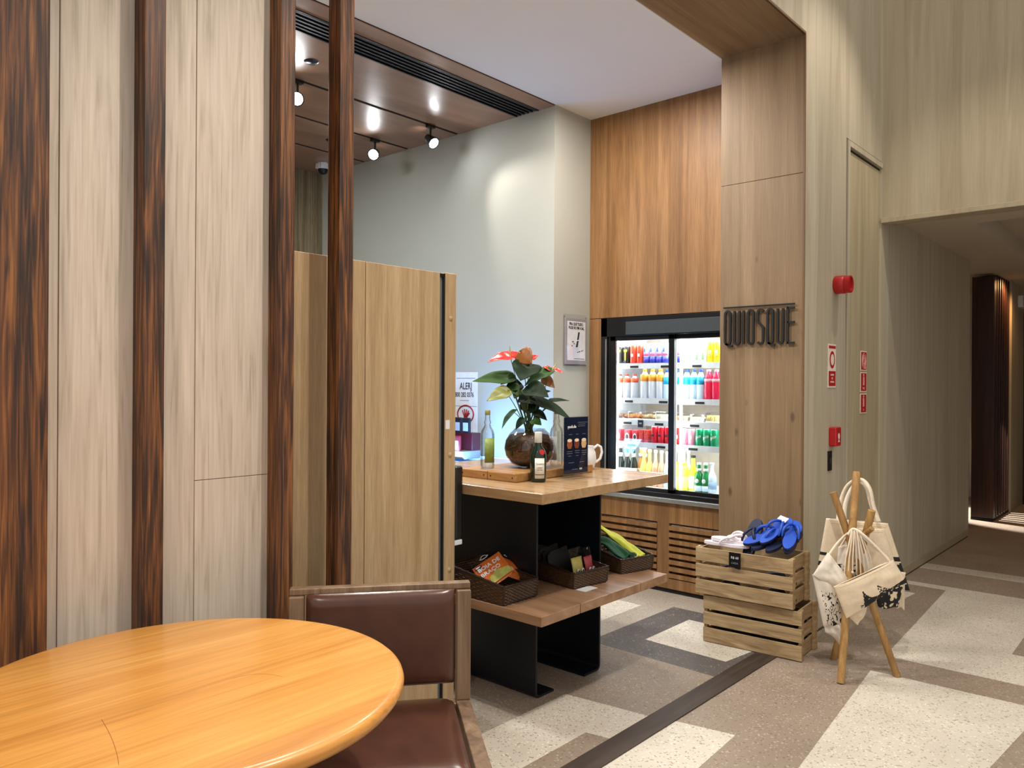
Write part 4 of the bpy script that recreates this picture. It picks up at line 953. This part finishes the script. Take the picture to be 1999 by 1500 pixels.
# ------------------------------------------------------------------ tripod rack with tote bags
rk = thing('tripod_rack', (-1.30, 4.09, 0), 0, 'honey wooden three-legged rack hung with cream tote bags', 'rack')
RO = Vector((-1.30, 4.09, 0))
def pole(a, b, r, nm='pole'):
    a = Vector(a)-RO; b = Vector(b)-RO
    MB().tube([a, b], [r*.92, r], 14).build(nm, M_pole, rk, bevel=.002, smooth=True)
pole((-1.312, 3.888, 0), (-1.350, 4.22, .998), .0195, 'leg')
pole((-1.133, 4.169, 0), (-1.440, 4.135, .893), .0185, 'leg')
pole((-1.459, 4.21, 0), (-1.255, 4.160, .817), .0185, 'leg')
pole((-1.325, 4.15, .655), (-1.235, 4.10, .735), .013, 'peg')
MB().tube([(-.055, .06, .655), (.02, .075, .665)], .006, 8).build('cross_bolt', M_black, rk)
def quadbag(label, C4, depth, mt, thick=.03, seed=0, wr=.006, ink=None, handles=(), nu=56, nv=44, name='tote_bag', extra=None, sagb=0, dd=(0, 0, 0, 0)):
    P = [dp(x, y, depth+e) for (x, y), e in zip(C4, dd)]   # TL TR BR BL on a real vertical plane at that distance
    org = sum(P, Vector())/4
    t = thing(name, org, 0, label, 'bag', 'cream tote bags on the rack')
    N = (P[3]-P[0]).cross(P[1]-P[0]).normalized()
    if N.dot(fwd) > 0: N = -N
    def base(u, v): return P[0]*(1-u)*(1-v)+P[1]*u*(1-v)+P[2]*u*v+P[3]*(1-u)*v-org
    def front(u, v):
        e = (math.sin(math.pi*min(max(u, 0), 1))*math.sin(math.pi*(.12+.88*v)))
        h = thick*max(0, e)**.5+wr*e**.4*(noise.noise(Vector((u*4+seed, v*4, seed*2.3)))*1.6+.7*math.sin(u*7+3*v+seed)+.5*math.sin(13*u-5*v+seed))
        q = base(u, v)+N*h; q.z -= sagb*math.sin(math.pi*u)*v+.006*math.sin(6*u+seed)*v
        return q
    def back(u, v):
        q = base(u, v)-N*thick*.6*max(0, math.sin(math.pi*u)*math.sin(math.pi*v))**.5; q.z -= sagb*math.sin(math.pi*u)*v+.006*math.sin(6*u+seed)*v
        return q
    MB().grid(front, nu, nv, (lambda u, v: 1 if ink(u, v) else 0) if ink else None).build('front_panel', [mt, M_ink], t, solid=.003, smooth=True)
    MB().grid(back, 16, 12, (lambda u, v: 1 if ink(u, v) else 0) if ink else None).build('back_panel', [mt, M_ink], t, solid=.003, smooth=True)
    hem = [front(i/30, .055)+N*.0022 for i in range(2, 29)]
    MB().tube(hem, .0012, 4).build('hem_stitching', mt, t)
    for pts, w in handles:
        Q = [dp(x, y, d)-org for x, y, d in pts]; out = []
        for i in range(len(Q)-1):
            p0 = Q[max(0, i-1)]; p1 = Q[i]; p2 = Q[i+1]; p3 = Q[min(len(Q)-1, i+2)]
            for s in [j/6 for j in range(6)]:
                out.append(.5*((2*p1)+(-p0+p2)*s+(2*p0-5*p1+4*p2-p3)*s*s+(-p0+3*p1-3*p2+p3)*s**3))
        out.append(Q[-1]); mb = MB()
        side = rt*w/2
        k = len(out); vs = []
        for i, p in enumerate(out):
            d = (out[min(i+1, k-1)]-out[max(i-1, 0)]).normalized(); sd = d.cross(fwd); sd = sd.normalized() if sd.length > .2 else rt.copy()
            sd = (sd+fwd*.35*math.sin(i*.25+seed)).normalized()
            vs += [p+sd*w/2, p-sd*w/2]
        mb.add(vs, [(2*i, 2*i+1, 2*i+3, 2*i+2) for i in range(k-1)])
        mb.build('handle', M_strap, t, solid=.003, smooth=True)
    return t
def nz(u, v, s, f=9): return noise.noise(Vector((u*f+s, v*f, s*1.7)))
def pip(u, v, poly):
    c = False; n = len(poly)
    for i in range(n):
        x1, y1 = poly[i]; x2, y2 = poly[i-1]
        if (y1 > v) != (y2 > v) and u < (x2-x1)*(v-y1)/(y2-y1)+x1: c = not c
    return c
# tall bag at the back, hanging from the highest pole
quadbag('tall tote bag at the back of the rack, striped black at its lower edges', [(1613, 1012), (1733, 1022), (1776, 1152), (1590, 1140)], 4.16, M_canvas, .03, 1, .004,
        ink=lambda u, v: (u < .10 and v > .5 and math.sin(v*40) > -.1) or (u > .72 and v > .50+.25*max(0, .86-u) and (nz(u, v, 3, 16) > -.12 or v < .56)),
        handles=[([(1636, 1020, 4.18), (1640, 985, 4.20), (1652, 952, 4.215), (1672, 938, 4.225), (1690, 950, 4.21), (1700, 985, 4.19), (1712, 1022, 4.18)], .022),
                 ([(1648, 1016, 4.13), (1650, 985, 4.15), (1662, 955, 4.175), (1680, 937, 4.19), (1698, 955, 4.16), (1706, 990, 4.14), (1716, 1020, 4.12)], .022)])
quadbag('second tall tote bag just in front of the back one, with a plain opening flap', [(1655, 1030), (1726, 1034), (1752, 1120), (1668, 1120)], 4.08, M_canvas, .02, 5, .004, sagb=.01)
quadbag('crumpled white tote bag hanging in the middle behind the strings', [(1637, 1068), (1682, 1050), (1712, 1130), (1632, 1128)], 4.00, M_canvasw, .03, 9, .007,
        ink=lambda u, v: v > .55 and u < .55 and nz(u, v, 7, 12) > .08,
        handles=[([(1640, 1070, 4.0), (1652, 1050, 4.0), (1664, 1036, 3.99)], .012)])
quadbag('dark printed tote bag low behind the front right bag', [(1700, 1112), (1768, 1118), (1752, 1188), (1714, 1186)], 4.00, M_canvas, .03, 12, .006,
        ink=lambda u, v: v > .30 and nz(u, v, 5, 11) > -.22)
quadbag('plain cream tote corner hanging low behind the front right bag', [(1735, 1120), (1766, 1120), (1765, 1190), (1750, 1186)], 4.05, M_canvas, .012, 14, .003)
def fox(u, v):
    if v < .30 or u < .12: return False
    a = nz(u, v, 11, 13)
    if abs(a) < .085 and (v < .98): return True
    if pip(u, v, [(.28, .36), (.40, .34), (.46, .50), (.34, .52)]): return a > -.1
    if pip(u, v, [(.62, .30), (.97, .30), (.97, .40), (.7, .44)]): return a > -.05
    return v > .80 and .35 < u < .95 and a > .05
quadbag('white tote bag folded at the front left with an animal line drawing', [(1616, 1079), (1654, 1130), (1652, 1172), (1587, 1121)], 3.90, M_canvasw, .035, 20, .006, ink=None,
        handles=[([(1618, 1084, 3.91), (1634, 1062, 3.93), (1652, 1044, 3.96), (1666, 1036, 3.98)], .012)], sagb=.0, dd=(.02, 0, 0, .02))
quadbag('white tote bag below the folded one with black ink animal drawing', [(1586, 1122), (1650, 1128), (1656, 1216), (1608, 1226)], 3.93, M_canvasw, .035, 23, .006, ink=fox)
quadbag('twisted white tote end dangling lowest on the left of the rack', [(1608, 1205), (1652, 1205), (1644, 1262), (1611, 1232)], 3.95, M_canvasw, .028, 27, .009)
def castle(u, v):
    if pip(u, v, [(.344, .387), (.37, .58), (.43, .76), (.52, .82), (.56, .80), (.60, .80), (.64, .68), (.67, .76), (.72, .86), (1.0, .80), (1.0, 1.01), (.29, 1.01), (.31, .74)]):
        return nz(u, v, 2, 26) > -.5
    if pip(u, v, [(.575, .50), (.62, .62), (.61, .82), (.56, .82), (.55, .66)]): return nz(u, v, 4, 30) > -.1
    return (.24 < u < .31 and .84 < v < .93 and nz(u, v, 6, 40) > 0)
quadbag('large cream tote bag at the front right with a black castle-like print', [(1627, 1146), (1743, 1094), (1771, 1139), (1652, 1209)], 3.84, M_canvas, .035, 31, .004, ink=castle, nu=90, nv=60, sagb=-.012,
        handles=[([(1738, 1098, 3.85), (1712, 1070, 3.87), (1686, 1045, 3.90), (1666, 1033, 3.93), (1655, 1045, 3.93)], .013),
                 ([(1690, 1120, 3.86), (1712, 1108, 3.86), (1735, 1094, 3.87), (1706, 1068, 3.89), (1680, 1045, 3.92)], .011)])
quadbag('flap of cream cloth hanging under the front right bag', [(1652, 1200), (1692, 1186), (1690, 1196), (1674, 1222)], 3.88, M_canvas, .008, 35, .002)
rs = thing('drawstrings', (-1.33, 4.0, .66), 0, 'bundle of cream cotton strings hanging from the rack crossing', 'strings')
o0 = Vector(rs.location)
for k in range(11):
    x0 = 1663+k*1.6; x1 = 1648+k*5.4+3*math.sin(k*2.1); d = 3.90+.012*(k % 3)
    Q = [dp(x0, 1036+2*math.sin(k), d+.02)-o0, dp(x0+(x1-x0)*.35, 1060, d)-o0, dp(x0+(x1-x0)*.8, 1090, d-.01)-o0, dp(x1, 1122+6*math.sin(k*1.3), d-.005)-o0]
    MB().tube([Q[0], Q[0].lerp(Q[1], .5), Q[1], Q[1].lerp(Q[2], .5), Q[2], Q[3]], .0038, 6).build('string', M_strap, rs, smooth=True)
    if k in (0, 3, 8): MB().lathe([(.0001, .007), (.006, .004), (.007, 0), (.005, -.006), (.0001, -.008)], Q[3], 10).build('knot', M_strap, rs, smooth=True)

# ------------------------------------------------------------------ drinks and food in the fridge
ORD = ['first', 'second', 'third', 'fourth', 'fifth', 'sixth', 'seventh', 'eighth', 'ninth', 'tenth']
def can(c_body, c_top=(210, 214, 216), r=.027, h=.135, mark=None, txt=None):
    t = thing('drink_can', (0, 0, 0))
    MB().lathe([(0, .002), (r*.8, 0), (r, .010), (r, h-.014), (r*.82, h-.002), (r*.80, h)], n=20).build('body', plain('can_%d_%d_%d' % c_body, c_body, .3, metal=.15, var=.04), t, smooth=True)
    MB().lathe([(0, h-.004), (r*.78, h-.004), (r*.82, h), (r*.78, h+.001)], n=20, cap=False).build('lid', M_steel, t, smooth=True)
    if mark: mark(t, r, h)
    if txt:
        a0 = -math.pi/2+.0
        for i, chx in enumerate(txt):
            a = a0+(i-(len(txt)-1)/2)*.26
            F = Matrix(((-math.sin(a), 0, math.cos(a)), (math.cos(a), 0, math.sin(a)), (0, 1, 0))).to_4x4(); F.translation = Vector((r*1.01*math.cos(a), r*1.01*math.sin(a), h*.42+.0035*i))
            text(chx, .030, F, M_whitep, 'lettering', t, .0004, .6, off=.0006)
    return t
def patch(t, r, a0, a1, z0, z1, c, nm='label'):
    a0, a1 = math.radians(a0), math.radians(a1)
    MB().grid(lambda u, v: (r*math.cos(a0+(a1-a0)*u), r*math.sin(a0+(a1-a0)*u), z0+(z1-z0)*v), 12, 1).build(nm, plain('lb_%d_%d_%d' % c, c, .4), t, solid=.0005, smooth=True)
def m_T(t, r, h): patch(t, r+.0006, -125, -60, h*.70, h*.82, (236, 214, 20), 'mark'); patch(t, r+.0006, -100, -80, h*.25, h*.70, (236, 214, 20), 'mark')
def m_red(t, r, h): patch(t, r+.0005, -110, -70, h*.4, h*.55, (240, 210, 200), 'mark')
def m_blue(t, r, h): patch(t, r+.0005, -180, 0, h*.05, h*.38, (36, 40, 150), 'band'); patch(t, r+.0005, -140, -40, h*.42, h*.58, (226, 90, 130), 'mark'); patch(t, r+.0005, -120, -95, h*.60, h*.9, (60, 90, 190), 'band')
def m_green(t, r, h): patch(t, r+.0005, -110, -75, h*.2, h*.8, (150, 206, 140), 'mark')
def m_yel(t, r, h): patch(t, r+.0005, -115, -65, h*.35, h*.6, (246, 220, 120), 'mark')
def m_cola(t, r, h): patch(t, r+.0005, -125, -75, h*.45, h*.6, (70, 12, 24), 'mark')
def m_cola2(t, r, h): patch(t, r+.0005, -115, -65, h*.40, h*.6, (238, 220, 224), 'mark')
def bot(c_body, c_cap, c_lab=None, r=.031, h=.205, shape=0, lz=(.45, .68), glass=False, c_low=None):
    t = thing('drink_bottle', (0, 0, 0))
    if shape == 0: P = [(0, .002), (r*.85, 0), (r, .01), (r, h*.62), (r*.92, h*.74), (r*.55, h*.88), (r*.42, h*.90), (r*.42, h*.955)]
    else: P = [(0, .002), (r*.85, 0), (r, .008), (r, h*.48), (r*.8, h*.58), (r*.42, h*.70), (r*.36, h*.93)]
    mt = plain('bt_%d_%d_%d' % c_body, c_body, .12, var=.05)
    MB().lathe(P, n=18).build('body', mt, t, smooth=True)
    MB().lathe([(r*.46, h*.92), (r*.48, h*.93), (r*.48, h*.99), (0, h)], n=14).build('cap', plain('cp_%d_%d_%d' % c_cap, c_cap, .4), t, smooth=True)
    if c_lab: patch(t, r*1.02, -190, 10, h*lz[0], h*lz[1], c_lab)
    if c_low: patch(t, r*.52, -190, 10, h*.70, h*.80, c_low, 'neck_label')
    return t
def row(proto, xs, y, z, desc, grp, cat, jit=.0):
    n = len(xs)
    for i, x in enumerate(xs):
        o = proto if i == 0 else copy_tree(proto)
        o.location = (x, y+(jit*((i*7) % 3-1)), z)
        place = 'only one' if n == 1 else (ORD[i]+' from the left')
        tag(o, ('%s, %s' % (desc, place)) if n > 1 else desc, cat, grp)
YS = 4.925
def xr(px, y=YS): return on(px, 750, 'Y', y).x
R1, R2, R3, R4, R5 = [z+.0003 for z in SH]+[.7003]
row(can((28, 24, 22), mark=m_T, h=.140), [xr(1211), xr(1224)], YS, R1, 'black can with a yellow T on the top fridge shelf', 'black cans with a yellow T', 'can')
row(can((214, 66, 40), mark=m_red, h=.150), [xr(1237), xr(1250)], YS, R1, 'orange-red can on the top fridge shelf', 'orange-red cans', 'can')
row(can((170, 190, 214), mark=m_blue, h=.155, r=.0265), [xr(1263), xr(1275.5), xr(1288), xr(1300.5), xr(1325)], YS, R1, 'slim silver and blue can on the top fridge shelf', 'silver and blue cans', 'can')
row(can((222, 232, 214), mark=m_green, h=.150), [xr(1338), xr(1350.5), xr(1363), xr(1375)], YS, R1, 'white can with pale green marks on the top fridge shelf', 'white and green cans', 'can')
row(can((236, 196, 30), mark=m_yel, h=.158), [xr(1388), xr(1400.5)], YS, R1, 'yellow can at the right of the top fridge shelf', 'yellow cans', 'can')
row(bot((196, 204, 212), (206, 70, 50), (226, 96, 60), r=.030, h=.190, lz=(.66, .84)), [xr(1210), xr(1224), xr(1239)], YS, R2, 'clear bottle with an orange-red neck label on the second fridge shelf', 'orange-labelled bottles', 'bottle')
row(bot((200, 208, 216), (214, 150, 50), (240, 160, 40), r=.033, h=.225, lz=(.60, .82)), [xr(1259), xr(1274.5), xr(1290)], YS, R2, 'clear bottle with an orange cap and bright orange label', 'orange-capped bottles', 'bottle')
row(bot((190, 214, 232), (40, 90, 180), (20, 170, 214), r=.030, h=.218, lz=(.52, .76), c_low=(50, 110, 200)), [xr(1303), xr(1327), xr(1341), xr(1355), xr(1368.5)], YS, R2, 'clear water bottle with a turquoise label on the second fridge shelf', 'turquoise-labelled bottles', 'bottle')
row(bot((226, 36, 76), (240, 170, 180), (236, 160, 170), r=.032, h=.218, lz=(.60, .70)), [xr(1384), xr(1399)], YS, R2, 'pink-red drink bottle at the right of the second fridge shelf', 'pink drink bottles', 'bottle')
M_tray = thin_glass('food_tray', (.96, .96, .96), .3, .1)
def food(x, w, c, label, h=.05, seed=0, kind=0):
    t = thing('food_tray', (x, YS+.03, R3), 0, label, 'food', 'food trays on the middle fridge shelf')
    MB().box(-w/2, w/2, -.045, .045, 0, .018).build('tray', plain('tray_white', (232, 226, 216), .4), t, bevel=.004)
    n = 5 if kind == 0 else 3
    for k in range(n):
        a = -w/2+w*(k+.5)/n
        if kind == 0: m_ = MB().lathe([(0, -.016), (.012, -.012), (.017, 0), (.012, .013), (0, .017)], (a, -.012+.01*(k % 2), .032+.004*(k % 3)), 12)
        else: m_ = MB().hexa([(a-w*.15, -.04, .018), (a+w*.15, -.04, .018), (a+w*.15, .04, .018), (a-w*.15, .04, .018), (a-w*.15, -.03, h), (a+w*.15, -.03, h-.008), (a+w*.15, .04, h-.008), (a-w*.15, .04, h)])
        cc = tuple(max(0, min(255, v+((k*37+seed) % 3-1)*22)) for v in c)
        m_.build('pastry' if kind == 0 else 'sandwich', plain('fd_%d_%d_%d' % cc, cc, .6, var=.3, scale=70), t, smooth=kind == 0)
    MB().box(-w/2, w/2, -.045, .045, .018, h+.022).build('clear_lid', M_tray, t, bevel=.006)
food(xr(1213), .11, (150, 96, 60), 'clear tray of brown and cream pastries, leftmost on the food shelf', seed=1)
food(xr(1240), .11, (226, 140, 70), 'clear tray of orange pastries beside the brown ones', seed=2)
food(xr(1268), .11, (236, 200, 150), 'clear tray of pale filled pastries left of the dark mullion', seed=4)
food(xr(1292), .09, (240, 228, 200), 'clear box of white bread sandwiches left of the dark mullion', .055, kind=1)
food(xr(1332), .10, (232, 190, 150), 'clear box of toasted sandwiches right of the dark mullion', .05, kind=1)
food(xr(1362), .11, (236, 220, 196), 'clear box of pale sandwiches in the middle of the right door', .045, kind=1)
food(xr(1392), .10, (232, 214, 150), 'clear box of yellow-filled sandwiches at the far right', .06, kind=1)
def box_pack(x, w, label, c):
    t = thing('drink_carton', (x, YS, R4), 0, label, 'carton', 'red cartons on the fourth fridge shelf')
    MB().box(-w/2, w/2, -.03, .03, 0, .095).build('body', plain('ctn_%d_%d_%d' % c, c, .4, var=.15, scale=60), t, bevel=.003)
    flat(ell(0, .045, w*.36, .028, 20), frame((0, -.0305, 0), RY), M_whitep, 'emblem', t, .0004); flat(ell(0, .045, w*.26, .018, 20), frame((0, -.031, 0), RY), plain('lb_60_10_20', (60, 10, 20), .4), 'emblem', t, .0004)
box_pack(xr(1211), .05, 'red and pink carton at the left end of the fourth shelf', (200, 60, 76)); box_pack(xr(1229), .05, 'red carton second from the left on the fourth shelf', (196, 50, 66)); box_pack(xr(1244), .045, 'red carton third from the left on the fourth shelf', (206, 60, 70))
for k, x in enumerate((1256, 1266)):
    t = thing('snack_carton', (xr(x), YS, R4), 0, ['orange-red speckled carton on the fourth shelf, the left one', 'orange-red speckled carton on the fourth shelf, next to the cola cans'][k], 'carton', 'speckled cartons')
    MB().box(-.018, .018, -.03, .03, 0, .10).build('body', plain('speckled', (214, 60, 40), .4, var=.6, scale=120), t, bevel=.002)
row(can((200, 20, 44), mark=m_cola, h=.128, r=.0275), [xr(1279), xr(1292.5), xr(1306)], YS, R4, 'dark red can on the fourth fridge shelf', 'dark red cans', 'can')
row(can((214, 24, 26), mark=m_cola2, h=.128), [xr(1324)], YS, R4, 'bright red can just right of the dark mullion', 'bright red cans', 'can')
row(can((226, 150, 170), mark=m_cola2, h=.124), [xr(1337.5), xr(1351)], YS, R4, 'pale pink can on the fourth fridge shelf', 'pale pink cans', 'can')
row(can((14, 150, 100), h=.126, txt='Sprite', r=.0285), [xr(1366.5), xr(1381), xr(1395.5)], YS, R4, 'green can lettered in white on the fourth fridge shelf', 'green cans', 'can')
YB = 4.945
def xb(px): return xr(px, YB)
row(bot((236, 226, 150), (222, 206, 130), None, r=.026, h=.285, shape=1), [xb(1204)], YB, R5, 'pale yellow bottle at the left end of the bottom shelf', 'bottles on the bottom shelf', 'bottle')
row(bot((16, 30, 26), (226, 222, 214), (216, 212, 200), r=.030, h=.290, shape=1, lz=(.2, .42), c_low=(232, 230, 224)), [xb(1214), xb(1225.5), xb(1237)], YB, R5, 'dark wine bottle with a white collar on the bottom fridge shelf', 'dark wine bottles', 'bottle', .008)
row(bot((196, 140, 84), (226, 210, 190), (222, 200, 176), r=.029, h=.285, shape=1, lz=(.2, .42), c_low=(240, 236, 226)), [xb(1243.5), xb(1252.5)], YB+.06, R5, 'amber bottle behind the dark wine bottles', 'amber bottles', 'bottle')
row(bot((226, 214, 110), (232, 220, 150), (240, 232, 200), r=.028, h=.270, shape=1, lz=(.2, .4)), [xb(1258), xb(1269.5)], YB, R5, 'yellow long-necked bottle on the bottom fridge shelf', 'yellow long-necked bottles', 'bottle')
row(bot((232, 176, 140), (236, 206, 190), (244, 232, 226), r=.028, h=.268, shape=1, lz=(.2, .4)), [xb(1281), xb(1292.5)], YB, R5, 'peach-coloured bottle on the bottom fridge shelf', 'peach bottles', 'bottle')
row(bot((200, 224, 238), (226, 236, 242), (220, 90, 60), r=.027, h=.262, shape=1, lz=(.15, .34)), [xb(1303.5)], YB, R5, 'pale blue bottle just left of the dark mullion', 'pale blue bottle', 'bottle')
row(bot((196, 230, 200), (228, 240, 226), (236, 244, 236), r=.026, h=.270, shape=1, lz=(.3, .5)), [xr(1327, 5.03), xr(1336.5, 5.03), xr(1345, 5.03)], 5.03, R5, 'pale green bottle in the back row right of the mullion', 'pale green bottles', 'bottle')
row(bot((226, 226, 70), (236, 160, 60), (220, 236, 120), r=.033, h=.195, shape=0, lz=(.1, .5)), [xb(1325), xb(1339)], YB-.01, R5, 'lemon yellow bottle on the bottom fridge shelf', 'lemon yellow bottles', 'bottle')
row(bot((232, 222, 60), (20, 24, 20), (226, 236, 200), r=.034, h=.250, shape=1, lz=(.06, .42)), [xb(1353)], YB+.01, R5, 'squat yellow bottle with a black cap', 'yellow bottle with a black cap', 'bottle')
gb = bot((20, 120, 60), (190, 214, 206), (190, 214, 230), r=.031, h=.205, shape=1, lz=(.04, .22), c_low=(190, 224, 214))
MB().lathe([(.0001, .0014), (.014, .001), (.015, 0)], n=20).xf(Matrix.Translation((0, -.0315, .078)) @ Matrix.Rotation(math.radians(90), 4, 'X')).build('round_emblem', M_whitep, gb, smooth=True)
row(gb, [xb(1369), xb(1381)], YB-.015, R5, 'small green bottle with a round white emblem', 'green bottles with round emblems', 'bottle', .01)
row(bot((206, 226, 238), (214, 216, 220), (150, 180, 210), r=.033, h=.208, shape=1, lz=(.12, .36)), [xb(1391)], YB, R5, 'clear bottle with a silver cap right of the green ones', 'clear bottle with a silver cap', 'bottle')
ptag = thing('price_label', (-3.075, YW+.110, 1.165), 0, 'black price label hung on the food shelf rail', 'label')
MB().box(-.022, .022, -.004, -.0005, -.032, .022).build('plate', M_black, ptag)
text('8,00', .016, frame((0, -.0042, -.008), RY), M_whitep, parent=ptag, sx=.8)
